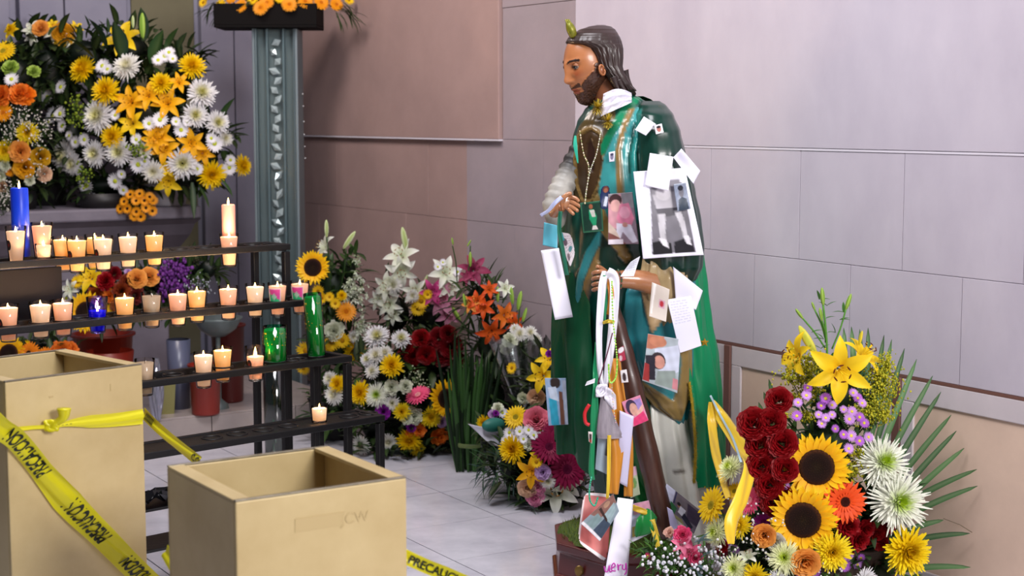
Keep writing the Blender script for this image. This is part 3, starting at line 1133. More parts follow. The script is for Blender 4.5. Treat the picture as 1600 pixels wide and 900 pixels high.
# curled lock ends
for (x0, y0, x1, y1, d) in ((972, 120, 994, 142, -.05), (966, 125, 984, 150, -.08), (976, 110, 990, 140, 0), (958, 120, 972, 148, -.09)):
    pts = fit([H(x0, y0, DS + d), H((x0 + x1) / 2 - 2, (y0 + y1) / 2, DS + d), H(x1, y1, DS + d)], 14)
    q.tube(pts, [.015 - .001 * k for k in range(14)], 10)
sp(q, 'hair', m_hair)
# flame on the forehead
q = MB()
fp = fit([H(896, 58, DS - .05), H(893, 48, DS - .055), H(889, 38, DS - .055), H(886, 30, DS - .05)], 12)
q.tube(fp, [.010, .0125, .0145, .0155, .016, .0155, .0145, .0125, .010, .008, .005, .002], 14)
for v in range(3):
    q.tube([p - FWD * (.010 - abs(5.5 - i) * .0006) + RGT * .006 * (v - 1) for i, p in enumerate(fp)], [.003] * 11 + [.001], 6)
q.build('forehead_flame', mat('gold_green_flame', '#8a8420', rough=.4, metal=.3, col2='#5e6418', nscale=60), statue)


# --- hands: joints grown into one surface
def skinned(name, pts, edges, radii, m, parent, sub=2):
    me = bpy.data.meshes.new(name)
    M = inv(statue)
    me.from_pydata([tuple(M @ Vector(p)) for p in pts], edges, [])
    me.materials.append(m)
    o = bpy.data.objects.new(name, me); C.objects.link(o); o.parent = parent
    o.modifiers.new('skin', 'SKIN').use_smooth_shade = True
    for i, r in enumerate(radii):
        rr = r if isinstance(r, tuple) else (r, r)
        me.skin_vertices[0].data[i].radius = rr
    me.skin_vertices[0].data[0].use_root = True
    s = o.modifiers.new('sub', 'SUBSURF'); s.levels = sub; s.render_levels = sub
    return o


m_hand = mat('painted_hand', '#b07a55', rough=.25, coat=.5, col2='#a06a48', nscale=20)
D1 = DS - .16
P_ = [H(862, 338, D1 + .05), H(869, 326, D1 + .01), H(878, 318, D1), H(886, 317, D1 - .01)]
E_ = [(0, 1), (1, 2), (2, 3)]
R_ = [.028, .026, (.030, .024), (.030, .022)]
for (a, b_, c_, d_, rr) in (((890, 308), (898, 309), (903, 312), (905, 316), .0085), ((890, 314), (899, 318), (906, 322), (908, 324), .0090), ((889, 320), (896, 325), (902, 329), (903, 331), .0088), ((887, 325), (892, 331), (896, 334), (896, 336), .0080)):
    n = len(P_)
    for j, (x, y) in enumerate((a, b_, c_, d_)):
        P_.append(H(x, y, D1 - .016 - .005 * j)); R_.append(rr * (1 - .1 * j))
        E_.append((3 if j == 0 else n + j - 1, n + j))
n = len(P_)
for j, (x, y) in enumerate(((880, 309), (887, 303), (894, 302))):
    P_.append(H(x, y, D1 - .03)); R_.append(.009 - .001 * j); E_.append((2 if j == 0 else n + j - 1, n + j))
skinned('right_hand', P_, E_, R_, m_hand, statue)
# sleeve of the raised arm
pts = fit([H(912, 225, DS - .02), H(893, 262, DS - .05), H(878, 295, DS - .09), H(868, 328, DS - .11), H(872, 356, DS - .09)], 40)
q = MB()
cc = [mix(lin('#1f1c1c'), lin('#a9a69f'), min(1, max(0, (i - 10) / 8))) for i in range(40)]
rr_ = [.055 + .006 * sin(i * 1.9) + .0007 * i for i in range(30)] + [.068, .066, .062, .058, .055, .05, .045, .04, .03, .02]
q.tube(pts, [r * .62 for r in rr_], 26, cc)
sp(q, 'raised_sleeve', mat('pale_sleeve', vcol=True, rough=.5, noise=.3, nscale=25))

# left forearm and fist round the staff
D2 = DS - .25
P_ = [H(1062, 452, D2 + .10), H(1030, 445, D2 + .05), H(990, 436, D2 + .01), H(962, 436, D2), H(948, 437, D2 - .005)]
E_ = [(0, 1), (1, 2), (2, 3), (3, 4)]
R_ = [.050, .046, .036, .029, (.034, .026)]
for j0, (yy, rr) in enumerate(((424, .0088), (433, .0092), (442, .0090), (450, .0082))):
    n = len(P_)
    for j, (x, dy_, dd) in enumerate(((941, 0, -.026), (932, 1, -.028), (926, 3, -.012), (930, 4, .008))):
        P_.append(H(x, yy + dy_, D2 + dd)); R_.append(rr * (1 - .08 * j)); E_.append((4 if j == 0 else n + j - 1, n + j))
n = len(P_)
for j, (x, y) in enumerate(((945, 424), (938, 418), (932, 416))):
    P_.append(H(x, y, D2 + .012 - .016 * j)); R_.append(.010 - .0015 * j); E_.append((4 if j == 0 else n + j - 1, n + j))
skinned('left_arm', P_, E_, R_, m_hand, statue)
# cream sleeve over the forearm
rows = [(384, 1002, 1062, .03, -.13), (404, 998, 1064, .055, -.17), (425, 994, 1064, .065, -.18), (450, 998, 1067, .07, -.17), (475, 1005, 1062, .06, -.16), (500, 1013, 1049, .045, -.16), (524, 1023, 1033, .015, -.16)]
G = loft(rows, 70, 80, .85, lambda a, t, py: 2.2 * cos(9 * a + 4 * t) + 1.2 * cos(17 * a - 3 * t))
q = MB(); q.grid(G, lin('#b29a70'), close=True)
sp(q, 'forearm_sleeve', m_paintst)
# staff
sp_pts = fit([H(941, 423, D2 - .006), H(946, 445, D2 - .004), H(962, 500, D2 + .01), H(984, 590, D2 - .005), H(1010, 700, D2 - .03), H(1042, 838, D2 - .05)], 50)
q = MB(); q.tube(sp_pts, [.010 + .027 * min(1, i / 30) + .001 * sin(i * 1.3) for i in range(50)], 22)
sp(q, 'staff', m_staff)
# white collar and tinsel flowers on the chest
q = MB(); rows_ = []
for i in range(14):
    r_ = []
    for j in range(16):
        u, v = i / 13, j / 15
        x = 942 + (987 - 942) * u + (2 - 10 * v) * (1 - u) * .4; y = (147 - 8 * sin(u * 3)) * (1 - v) + (182 - 22 * u) * v
        r_.append(H(x, y, DS - .115 + .03 * abs(u - .4) + .006 * sin(u * 14 + v * 6) + .005 * sin(v * 17)))
    rows_.append(r_)
q.grid(rows_); q.build('white_collar', m_cloth, statue, solid=.0015)
m_tin = mat('tinsel_gold', '#c4ac3c', rough=.3, metal=.35)


def tinsel(c, r, name, parent, m, n=90, seed=0):
    rr = random.Random(seed); q = MB()
    for _ in range(n):
        d = (Vector((rr.gauss(0, 1), rr.gauss(0, 1), rr.gauss(0, 1)))).normalized()
        if d.dot(FWD) > .5: continue
        s = d.cross(UP).normalized() * .0022
        q.add([c - s, c + s, c + d * r * rr.uniform(.7, 1.1) + s * .4, c + d * r - s * .4], [(0, 1, 2, 3)])
    return q.build(name, parent=parent, material=m, smooth=False)


tinsel(H(934, 168, DS - .12), .03, 'tinsel_flower', statue, m_tin, 160, 1)
tinsel(H(950, 189, DS - .155), .028, 'tinsel_flower', statue, m_tin, 160, 2)

# --- base
b0 = Matrix.Translation(base_p) @ Matrix.Rotation(-YAW, 4, 'Z')
BW, BD = .275, .30


def octo(h, w, d, cx=.0, cy=-.02):
    k = .42
    pts = [(-w, -d * k), (-w * k, -d), (w * k, -d), (w, -d * k), (w, d * k), (w * k, d), (-w * k, d), (-w, d * k)]
    return [b0 @ Vector((x + cx, y + cy, h)) for x, y in pts]


lv = [octo(0, BW, BD), octo(.03, BW, BD), octo(.035, BW * .95, BD * .95), octo(.11, BW * .93, BD * .93), octo(.12, BW * .97, BD * .97), octo(.145, BW * .97, BD * .97), octo(.15, BW * .9, BD * .9)]
q = MB(); q.grid(lv, close=True); q.add(lv[-1], [tuple(range(8))])
m_mar = mat('maroon_base', '#5c1f1e', rough=.3, coat=.3, col2='#481616', nscale=6)
q.build('pedestal_base', m_mar, statue, smooth=False, bevel=.003)
q = MB(); c = H(905, 892, 5.17)
q.sphere(c, .016, 16, 8, (1, 1, 1), (1, .35, 1.2), Matrix.Rotation(-YAW, 3, 'Z')); q.build('base_rosette', mat('bronze', '#7d6330', rough=.4, metal=.5), statue)
q = MB()
rr = random.Random(4)
gl = []
for i in range(9):
    t = i / 8
    gl.append([b0 @ Vector((BW * .95 * (1 - t) * cos(a), -.02 + BD * .95 * (1 - t) * sin(a), .148 + .05 * sin(t * pi / 2) + .006 * sin(a * 5))) for a in [2 * pi * k / 24 for k in range(24)]])
q.grid(gl, lin('#3e4f16'), close=True)
for _ in range(2600):
    a, r = rr.uniform(0, 2 * pi), sqrt(rr.random())
    p = b0 @ Vector((BW * .93 * r * cos(a), -.02 + BD * .93 * r * sin(a), .148 + .05 * sin((1 - r) * pi / 2)))
    d = Vector((rr.gauss(0, .35), rr.gauss(0, .35), 1)).normalized() * rr.uniform(.01, .022)
    s = RGT * .0013
    q.add([p - s, p + s, p + d], [(0, 1, 2)], mix(lin('#4f6a1c'), lin('#7a8a30'), rr.random()))
o = q.build('grass_cover', mat('artificial_grass', vcol=True, rough=.8), statue, smooth=False); o['kind'] = 'stuff'

# ray lookup so that pinned things lie on the figure
from mathutils.bvhtree import BVHTree
_v, _f = [], []
for mb in SOLIDS:
    o_ = len(_v); _v += mb.v; _f += [tuple(i + o_ for i in f) for f in mb.f]
BV = BVHTree.FromPolygons([Vector(p) for p in _v], _f)


def dep(px, py, default=DS):
    o_ = Vector((0, 0, CAMZ)); d = (H(px, py, 5.0) - o_).normalized()
    hit = BV.ray_cast(o_, d)
    return hit[0].dot(FWD) if hit[0] else default
# ================================================================ papers, photographs and ribbons on the statue
def paper(name, label, cat, quad, off=.012, bg='#e6e4f2', shapes=(), n=44, curl=.004, D=None, group=None, rounded=0, m=None, tilt=0, holes=()):
    """quad TL TR BR BL in silhouette coordinates; lies off metres in front of the figure"""
    cx = sum(p[0] for p in quad) / 4; cy = sum(p[1] for p in quad) / 4
    if D is None:
        ds = [dep(*p, default=9) for p in quad] + [dep(cx, cy, 9)] + [dep((quad[i][0] + quad[(i + 1) % 4][0]) / 2, (quad[i][1] + quad[(i + 1) % 4][1]) / 2, 9) for i in range(4)]
        ok = [d for d in ds if d < 7]
        base = min(ok) if ok else DS - .15
        ds = [base - off] * 4
    elif isinstance(D, (tuple, list)): ds = D
    else: ds = [D] * 4
    ds = [ds[0] + tilt, ds[1] + tilt * .6, ds[2] - tilt, ds[3] - tilt * .6]
    W = [H(x, y, d) for (x, y), d in zip(quad, ds)]
    w = (W[1] - W[0]).length; h = (W[3] - W[0]).length
    n = int(n * 1.35) if shapes else 14
    nx = max(8, int(n * min(1, w / h))); ny = max(8, int(n * min(1.6, h / w if w < h else 1)))
    nx, ny = min(nx, 80), min(ny, 90)
    rows, cols = [], []
    b = lin(bg)
    prep = []
    for s in shapes:
        prep.append((s[0], s[1:-1], lin(s[-1])))
    for j in range(ny + 1):
        r, c = [], []
        v = j / ny
        for i in range(nx + 1):
            u = i / nx
            p = W[0].lerp(W[1], u).lerp(W[3].lerp(W[2], u), v)
            p = p + FWD * (curl * (sin(u * 3.0 + v * 2.3 + cx) + .6 * sin(v * 5 + cx * 2)) - curl * 1.6)
            acc = (0, 0, 0)
            offs = ((-.3, -.3), (.3, -.3), (-.3, .3), (.3, .3)) if prep else ((0, 0),)
            for ou, ov in offs:
                U, V = u + ou / nx, v + ov / ny
                k = b
                for kind, a, cc in prep:
                    if kind == 'e':
                        if ((U - a[0]) / a[2]) ** 2 + ((V - a[1]) / a[3]) ** 2 < 1: k = cc
                    elif kind == 'r':
                        if a[0] <= U <= a[2] and a[1] <= V <= a[3]: k = cc
                    elif kind == 'p':
                        if inpoly(U, V, a[0]): k = cc
                    elif kind == 'l':
                        if a[0] < U < a[2] and a[1] < V < a[3]:
                            t = (V - a[1]) / (a[3] - a[1]) * a[4]
                            if (t % 1) < .34 and sin(U * 53 + int(t) * 7) + sin(U * 31 + int(t) * 3) > -.6: k = mix(k, cc, .5)
                acc = tuple(x + y / len(offs) for x, y in zip(acc, k))
            k = acc
            if len(prep) > 3:
                f_ = 1 + .10 * sin(u * 17 + v * 9 + cx) * sin(v * 23 - u * 7)
                k = tuple(x * f_ for x in k)
            r.append(p); c.append(k)
        rows.append(r); cols.append(c)
    q = MB(); q.grid(rows, cols)
    if rounded:
        keep = []
        o = bm_r = rounded
        nc = nx + 1
        for f in q.f:
            ok = True
            for vi in f:
                u, v = (vi % nc) / nx, (vi // nc) / ny
                du = max(0, abs(u - .5) - .5 + rounded); dv = max(0, abs(v - .5) - .5 + rounded)
                if du * du + dv * dv > rounded * rounded * 1.001: ok = False
            if ok: keep.append(f)
        q.f = keep
    o = q.build(name, m or m_print, None, solid=.0008)
    recentre(o)
    tag(o, label, cat, group)
    return o


SK, DK = '#c98f76', '#2a2026'
paper('paper_sheet', 'long blank white paper strip hanging at left hip of the statue', 'paper', [(845, 391), (873, 387), (895, 495), (867, 499)], bg='#f0eefc', curl=.005, off=.03)
paper('card', 'small plain teal card pinned above the long white strip', 'card', [(850, 347), (871, 352), (871, 388), (848, 383)], bg='#58a8bb', off=.02)
paper('leaflet', 'grey patterned rounded leaflet beside the teal card', 'leaflet', [(873, 362), (892, 365), (899, 395), (890, 420)], bg='#c9c0c6', off=.028, shapes=[('e', .3, .3, .2, .12, '#5b4a55'), ('e', .6, .6, .2, .1, '#3c7f86'), ('e', .25, .75, .15, .1, '#6b5a60'), ('l', .1, .1, .9, .9, 9, '#6b5a66'), ('r', .02, .0, .3, .25, '#2f8a90')], rounded=.2)
paper('prayer_card', 'dark green prayer card with a small robed figure beside the raised hand', 'card', [(906, 317), (940, 313), (943, 361), (911, 364)], bg='#0e2f24', off=.02, n=40,
      shapes=[('r', .0, .0, 1, .05, '#27583f'), ('r', 0, .95, 1, 1, '#27583f'), ('r', 0, 0, .07, 1, '#27583f'), ('r', .93, 0, 1, 1, '#27583f'), ('e', .48, .16, .09, .08, '#8a5036'), ('p', [(.38, .25), (.6, .25), (.72, .5), (.66, .78), (.52, .8), (.36, .55)], '#178a5e'), ('p', [(.4, .27), (.62, .27), (.66, .5), (.5, .5)], '#b8b4ae'), ('p', [(.5, .78), (.66, .78), (.74, .92), (.45, .92)], '#c9c4c0')])
paper('photograph', 'colour photograph of a baby in pink on the chest of the statue', 'photo', [(950, 303), (988, 300), (998, 381), (950, 382)], bg='#8a7684', off=.014, n=46,
      shapes=[('r', 0, 0, 1, .3, '#8d8a90'), ('p', [(0, .1), (.5, .0), (.6, .3), (.3, .7), (0, .6)], '#c7909a'), ('e', .28, .13, .26, .12, '#3d2226'), ('e', .28, .24, .2, .12, '#d9a5a0'), ('p', [(.45, .22), (.8, .2), (.95, .5), (.8, .66), (.45, .62), (.3, .5)], '#d97f9c'), ('e', .62, .38, .2, .12, '#e7a2b8'), ('p', [(.3, .58), (.8, .62), (.98, .95), (.8, .98), (.5, .75), (.4, .9), (.28, .8)], '#d8d4e4'), ('p', [(0, .55), (.25, .7), (.5, 1), (0, 1)], '#c9b4a6'), ('p', [(0, .75), (.35, .86), (.6, 1), (0, 1)], '#7d4a44'), ('r', 0, .9, .5, 1, '#e4dbe6'), ('e', .6, .62, .1, .05, '#c98f86')])
paper('printed_sheet', 'large wavy white sheet with black and white print of a child with bare legs', 'print', [(989, 268), (1070, 262), (1099, 398), (1004, 404)], bg='#eeecfa', D=DS - .285, curl=.009, n=60,
      shapes=[('p', [(.27, .2), (.88, .16), (.88, .96), (.16, .95)], '#77747c'), ('r', .3, .12, .85, .34, '#8d8a92'), ('p', [(.30, .28), (.80, .25), (.76, .46), (.34, .46)], '#b9b5bc'), ('e', .5, .27, .14, .08, '#d0ccd2'), ('p', [(.32, .44), (.80, .44), (.78, .52), (.36, .54)], '#55525a'),
              ('p', [(.34, .5), (.48, .5), (.44, .68), (.42, .8), (.33, .8), (.33, .66)], '#c9c6cc'), ('p', [(.64, .48), (.76, .47), (.80, .62), (.80, .78), (.73, .78), (.70, .62)], '#c9c6cc'),
              ('p', [(.18, .82), (.34, .80), (.5, .84), (.5, .96), (.17, .96)], '#1d1b20'), ('p', [(.55, .83), (.72, .80), (.86, .82), (.87, .96), (.54, .96)], '#201e24'), ('p', [(.30, .77), (.43, .79), (.46, .9), (.36, .86)], '#e6e3ea'), ('p', [(.72, .77), (.82, .77), (.84, .88), (.76, .86)], '#e6e3ea')])
paper('folded_note', 'blank white folded note over the top of the child print', 'paper', [(1015, 239), (1052, 245), (1044, 298), (1008, 290)], bg='#f2f0fd', D=DS - .315)
paper('folded_note', 'blank white note tilted at back of the shoulder', 'paper', [(1064, 232), (1094, 267), (1083, 287), (1052, 246)], bg='#eae9fa', D=DS - .25)
paper('small_photograph', 'small blue grey portrait photo of a boy over the child print', 'photo', [(1052, 288), (1071, 285), (1079, 326), (1058, 330)], bg='#8b94a8', D=DS - .31, n=34, shapes=[('e', .5, .32, .2, .2, '#6b6a74'), ('e', .5, .17, .22, .1, '#22242e'), ('p', [(.2, .6), (.5, .5), (.85, .6), (.9, 1), (.1, 1)], '#2f3c4c'), ('r', 0, 0, 1, .03, '#b9c4d0')])
paper('note', 'tilted blank white note stuck high on the shoulder', 'paper', [(1006, 182), (1025, 194), (1009, 212), (992, 203)], bg='#f0eefa', off=.01, curl=.002)
paper('id_photograph', 'tiny portrait photo beside the white shoulder note', 'photo', [(1022, 196), (1034, 193), (1037, 207), (1025, 210)], bg='#e8e4ee', off=.01, n=16, curl=.001, shapes=[('e', .5, .5, .28, .34, '#b9766a'), ('e', .5, .28, .28, .14, '#2a2024')])
paper('id_photograph', 'tiny grey portrait stamp on the teal stripe of the mantle', 'photo', [(951, 238), (961, 236), (960, 252), (952, 253)], bg='#d9d6e6', off=.012, n=14, curl=.001, shapes=[('e', .5, .5, .3, .32, '#77738c'), ('e', .5, .28, .3, .13, '#3a3a50')])
paper('figure_sticker', 'small cut out figure in navy and white beside the baby photo', 'card', [(938, 291), (953, 289), (954, 325), (937, 328)], bg='#1d2c55', off=.020, n=26, shapes=[('e', .55, .16, .3, .14, '#6b3b2c'), ('e', .55, .2, .2, .1, '#9c5f48'), ('p', [(.5, .45), (.8, .5), (.6, .9), (.3, .85)], '#c9cfe0')], rounded=.3)
paper('letter', 'folded white letter pinned below the child print', 'letter', [(1051, 416), (1098, 454), (1087, 484), (1056, 470)], bg='#eceafa', off=.02)
paper('handwritten_letter', 'long handwritten letter hanging at right hip of the statue', 'letter', [(1042, 468), (1079, 462), (1096, 540), (1062, 551)], bg='#e6e5f6', off=.035, curl=.004, n=60, shapes=[('l', .08, .05, .8, .5, 9, '#9a98b4')])
paper('card', 'small pale card at the wrist of the lowered arm', 'card', [(985, 409), (1000, 400), (990, 431), (969, 432)], bg='#d9dbe6', D=DS - .34, shapes=[('l', .1, .1, .9, .9, 6, '#8a8c98')])
paper('plastic_sleeve_photo', 'clear plastic bag with a tiny colour photo hanging from the forearm', 'bag', [(1018, 440), (1046, 452), (1040, 502), (1014, 494)], bg='#cfc4ba', D=DS - .36, n=30, shapes=[('p', [(.5, .4), (.85, .4), (.85, .65), (.5, .65)], '#c9a0b0'), ('e', .66, .52, .12, .09, '#b0303c'), ('p', [(.1, .0), (.25, 0), (.15, .9), (.08, .9)], '#f0ece8')], curl=.006)
paper('photograph', 'large photo of a baby in white held by hands, mid statue', 'photo', [(1012, 521), (1064, 530), (1058, 614), (1003, 594)], bg='#a9b4bc', off=.014, n=52,
      shapes=[('p', [(.0, .0), (.5, 0), (.45, .2), (.15, .3), (0, .3)], '#b5725a'), ('e', .32, .12, .26, .11, '#c07e62'), ('p', [(.25, .28), (1, .1), (1, .6), (.6, .8), (.3, .6)], '#ccd2e6'), ('e', .38, .50, .22, .17, '#33262c'), ('e', .42, .52, .16, .13, '#c98f80'), ('p', [(0, .45), (.28, .4), (.36, .9), (.1, .95)], '#241f2c'), ('p', [(0, .6), (.14, .62), (.2, .98), (0, .98)], '#9c2f2f'), ('p', [(.4, .7), (.9, .6), (.95, .95), (.35, .98)], '#8f9c98'), ('r', .85, .75, 1, .95, '#c9848c')])
paper('photograph', 'pink portrait photo of a woman stuck to the staff', 'photo', [(971, 628), (1000, 617), (1013, 656), (986, 668)], bg='#d88aa8', D=DS - .34, n=40, curl=.002, shapes=[('r', .55, .1, .95, .5, '#9c86c4'), ('e', .38, .32, .28, .3, '#3b2c4c'), ('e', .46, .42, .2, .24, '#d4a192'), ('p', [(.5, .6), (.95, .35), (.98, .5), (.6, .8)], '#e0b0a2'), ('p', [(.2, .75), (.9, .6), (1, 1), (.2, 1)], '#d83e72')])
paper('photograph', 'tall photo of a figure in turquoise robe pinned to the left cape edge', 'photo', [(851, 590), (884, 590), (888, 663), (857, 664)], bg='#8fa8c8', off=.02, n=44, shapes=[('e', .48, .1, .25, .12, '#2e221e'), ('p', [(.1, .2), (.5, .18), (.6, .5), (.2, .45)], '#c5d2e4'), ('p', [(.12, .42), (.5, .48), (.55, 1), (.15, 1)], '#2a9cba'), ('p', [(.62, .28), (.8, .3), (.85, 1), (.62, 1)], '#6b4434'), ('p', [(.8, .05), (1, .05), (1, 1), (.86, 1)], '#aab4c8')])
paper('id_photograph', 'tiny portrait stamp pinned on the staff above the pink photo', 'photo', [(969, 579), (979, 577), (982, 597), (971, 598)], bg='#e4e0e4', D=DS - .33, n=14, curl=.001, shapes=[('e', .5, .55, .28, .34, '#3a2a2c')])
paper('sticker', 'small red and white sticker on the upper staff', 'sticker', [(965, 545), (974, 540), (978, 562), (967, 566)], bg='#a82c48', D=DS - .32, n=14, curl=.001, shapes=[('e', .5, .2, .5, .2, '#e8e4ea'), ('e', .3, .75, .2, .2, '#d8c0c8')])
paper('tag', 'small white tag hanging at top of the white ribbon knot', 'tag', [(917, 596), (930, 591), (929, 598), (914, 603)], bg='#e2e0ea', D=DS - .40, n=10, curl=.001)
paper('tag', 'little tag with dark picture on the green ribbon', 'tag', [(919, 674), (926, 675), (925, 693), (920, 690)], bg='#d9d0cc', D=DS - .42, n=12, curl=.001, shapes=[('r', .2, .2, .8, .7, '#3a2f2f'), ('r', .1, .7, .9, 1, '#8c3a28')])
paper('card', 'tall lavender card hanging beside the orange ribbon', 'card', [(968, 641), (990, 650), (980, 761), (965, 752)], bg='#cfcbe8', D=DS - .36, curl=.003)
paper('card', 'pale blue card with dark edge behind the orange ribbon', 'card', [(934, 680), (968, 690), (958, 745), (930, 733)], bg='#a9bccb', D=DS - .33, n=20, shapes=[('r', .42, .0, .7, .5, '#2c2420')])
paper('paper_bag', 'red card with white rounded border leaning on the statue base', 'card', [(912, 768), (957, 772), (948, 878), (902, 846)], bg='#c56a66', D=(DS - .30, DS - .30, DS - .38, DS - .38), n=48, rounded=.16, curl=.006,
      shapes=[('p', [(0, 0), (1, 0), (1, .05), (0, .05)], '#e4dfe2'), ('r', 0, 0, .06, 1, '#e4dfe2'), ('r', 0, .94, 1, 1, '#e4dfe2'), ('r', .5, .53, .57, .68, '#a03c48'), ('r', .66, .53, .73, .68, '#a03c48'), ('r', .52, .52, .8, .55, '#a03c48')])
paper('photo_collage', 'tilted colour photo collage over the red card', 'photo', [(907, 817), (958, 771), (967, 797), (937, 845)], bg='#8a9aa4', D=DS - .44, n=56, curl=.004,
      shapes=[('p', [(0, 0), (.08, 0), (.08, 1), (0, 1)], '#e9e6ec'), ('p', [(.3, .0), (1, 0), (1, .5), (.4, .45)], '#8a6258'), ('p', [(.1, .15), (.45, .2), (.45, .55), (.1, .5)], '#7d9496'), ('p', [(.08, .55), (.6, .6), (.55, 1), (.08, 1)], '#3d4a5c'), ('p', [(.5, .5), (.95, .4), (.9, .8), (.55, .9)], '#9ab0b4'), ('p', [(.52, .1), (.6, .1), (.56, .75), (.5, .78)], '#3a2620'), ('e', .75, .2, .1, .12, '#b08a70')])
sh = paper('paper_cutout', 'white paper cut out with pink handwriting at the foot of the statue', 'paper', [(965, 777), (989, 779), (980, 902), (943, 905)], bg='#efedfb', D=(DS - .40, DS - .38, DS - .44, DS - .46), n=40, curl=.005)
paper('photograph', 'pale blue and pink photo behind the staff foot, held by yellow ribbon', 'photo', [(984, 788), (1016, 780), (1018, 832), (984, 848)], bg='#b3bfd8', D=DS - .30, n=44, shapes=[('r', .2, .0, 1, .3, '#d9a0b8'), ('p', [(.1, .4), (.6, .3), (.5, .7), (.1, .8)], '#d4dcec'), ('e', .5, .55, .12, .12, '#2f5a9c'), ('r', .1, .6, .3, .9, '#b0a04c'), ('r', 0, .88, 1, 1, '#e6e4ee')])
paper('photograph', 'photo of a man in white shirt and dark trousers at right of the staff foot', 'photo', [(1041, 755), (1098, 800), (1084, 834), (1033, 790)], bg='#6f6674', D=DS - .30, n=60, curl=.003,
      shapes=[('p', [(0, 0), (.25, 0), (.25, .9), (0, .8)], '#c9cbe4'), ('p', [(.27, 0), (.3, 0), (.3, .5), (.27, .5)], '#2c2f5c'), ('p', [(.3, 0), (1, 0), (1, .4), (.3, .4)], '#7a7078'), ('p', [(.6, .1), (1, .1), (1, .7), (.7, .7)], '#463a50'), ('e', .43, .42, .05, .09, '#b07a5c'), ('e', .41, .38, .05, .07, '#1f1a1e'), ('p', [(.46, .4), (.62, .42), (.62, .75), (.44, .7)], '#e3e3f0'), ('p', [(.6, .55), (.92, .8), (.88, .98), (.56, .78)], '#1d1c34'), ('p', [(.2, .5), (.4, .6), (.36, 1), (.2, .9)], '#2f6b42'), ('p', [(.3, .9), (.6, .85), (.7, 1), (.3, 1)], '#8c8a5c')])
paper('card', 'lavender paper corner beside the white shirt photo', 'card', [(1042, 792), (1050, 796), (1062, 826), (1050, 842)], bg='#b5afd4', D=DS - .36)
paper('card', 'small pink and green picture card between ribbon and staff', 'card', [(983, 729), (994, 728), (1000, 772), (985, 778)], bg='#b9c4a8', D=DS - .27, n=24, shapes=[('r', 0, 0, 1, .3, '#d9b0c8'), ('e', .5, .55, .3, .18, '#6f9c5c'), ('e', .3, .6, .15, .1, '#c9b03c')])


def textmesh(txt, size, bold=0):
    cu = bpy.data.curves.new('txt', 'FONT'); cu.body = txt; cu.size = size; cu.offset = bold
    o = bpy.data.objects.new('txt', cu); C.objects.link(o)
    dg = bpy.context.evaluated_depsgraph_get()
    me = bpy.data.meshes.new_from_object(o.evaluated_get(dg))
    vs = [tuple(v.co) for v in me.vertices]; fs = [tuple(p.vertices) for p in me.polygons]
    bpy.data.objects.remove(o); bpy.data.meshes.remove(me); bpy.data.curves.remove(cu)
    return vs, fs


# pink cursive letters on the white cut out, drawn as strokes
def stroke(pts, D, r, q, col):
    q.tube(fit([H(x, y, D) for x, y in pts], 5 * len(pts)), r, 5, col)


q = MB(); pc = lin('#c23cae'); Dl = DS - .475
stroke([(944, 885), (946, 893), (950, 892), (952, 884), (953, 893), (956, 892)], Dl, .0024, q, pc)
stroke([(956, 888), (961, 884), (959, 880), (956, 884), (956, 891), (962, 892)], Dl, .0024, q, pc)
stroke([(965, 881), (966, 891), (967, 884), (971, 882)], Dl, .0024, q, pc)
stroke([(973, 882), (973, 889), (977, 889), (978, 880), (979, 892), (976, 898)], Dl, .0024, q, pc)
o = q.build('pink_handwriting', mat('ink', vcol=True, rough=.6)); M_ = inv(sh); o.data.transform(M_); o.parent = sh; o['label'] = 'pink cursive handwriting'


def ribbon(name, label, pts, w, col, cat='ribbon', m=None, D=None, n=60, twist=0, fold=.0, group=None, ripple=0.0, parent=None, flat=None):
    """pts (px, py, D [, width factor])"""
    P = fit([H(p[0], p[1], p[2]) for p in pts], n)
    wf = [p[3] if len(p) > 3 else 1 for p in pts]
    rows, cols = [], []
    for i, p in enumerate(P):
        t = (P[min(i + 1, n - 1)] - P[max(i - 1, 0)]).normalized()
        k = i / (n - 1) * (len(wf) - 1); a = int(min(k, len(wf) - 2)); f = wf[a] * (1 - (k - a)) + wf[min(a + 1, len(wf) - 1)] * (k - a)
        s = t.cross(-FWD).normalized()
        tw = twist * i / (n - 1)
        nrm = s.cross(t)
        s2 = s * cos(tw) + nrm * sin(tw)
        n2 = s2.cross(t)
        r = []
        for j in range(7):
            x = (j - 3) / 3
            r.append(p + s2 * (w / 2 * f * x) + n2 * (fold * cos(x * 3 + i * .13) + ripple * sin(i * .5 + x)))
        rows.append(r)
    q = MB(); q.grid(rows, lin(col) if isinstance(col, str) else col)
    o = q.build(name, m or m_ribbon, parent, solid=.0006)
    if parent is None:
        recentre(o); tag(o, label, cat, group)
    return o


m_ribbon = mat('satin_ribbon', vcol=True, rough=.35, spec=.5, sheen=.2, trans=.12)
DR = DS - .33
ribbon('white_ribbon', 'long white ribbon tied at the fist, left strand', [(946, 424, DR, .8), (941, 450, DR - .02, 1), (936, 520, DR - .03, .8), (938, 580, DR - .04, .7), (942, 604, DR - .05, .4)], .026, '#edebf6', fold=.004)
ribbon('white_ribbon', 'broad white ribbon looped over the fist, right strand', [(948, 426, DR - .01, 1.2), (960, 438, DR - .02, 1), (958, 500, DR - .03, .9), (952, 560, DR - .04, .8), (946, 604, DR - .05, .4)], .032, '#f0eef8', fold=.005)
ribbon('white_ribbon', 'white ribbon tail falling below the knot', [(946, 606, DR - .05, .5), (953, 620, DR - .06, 1.3), (958, 640, DR - .05, .8)], .03, '#eceaf6', fold=.006)
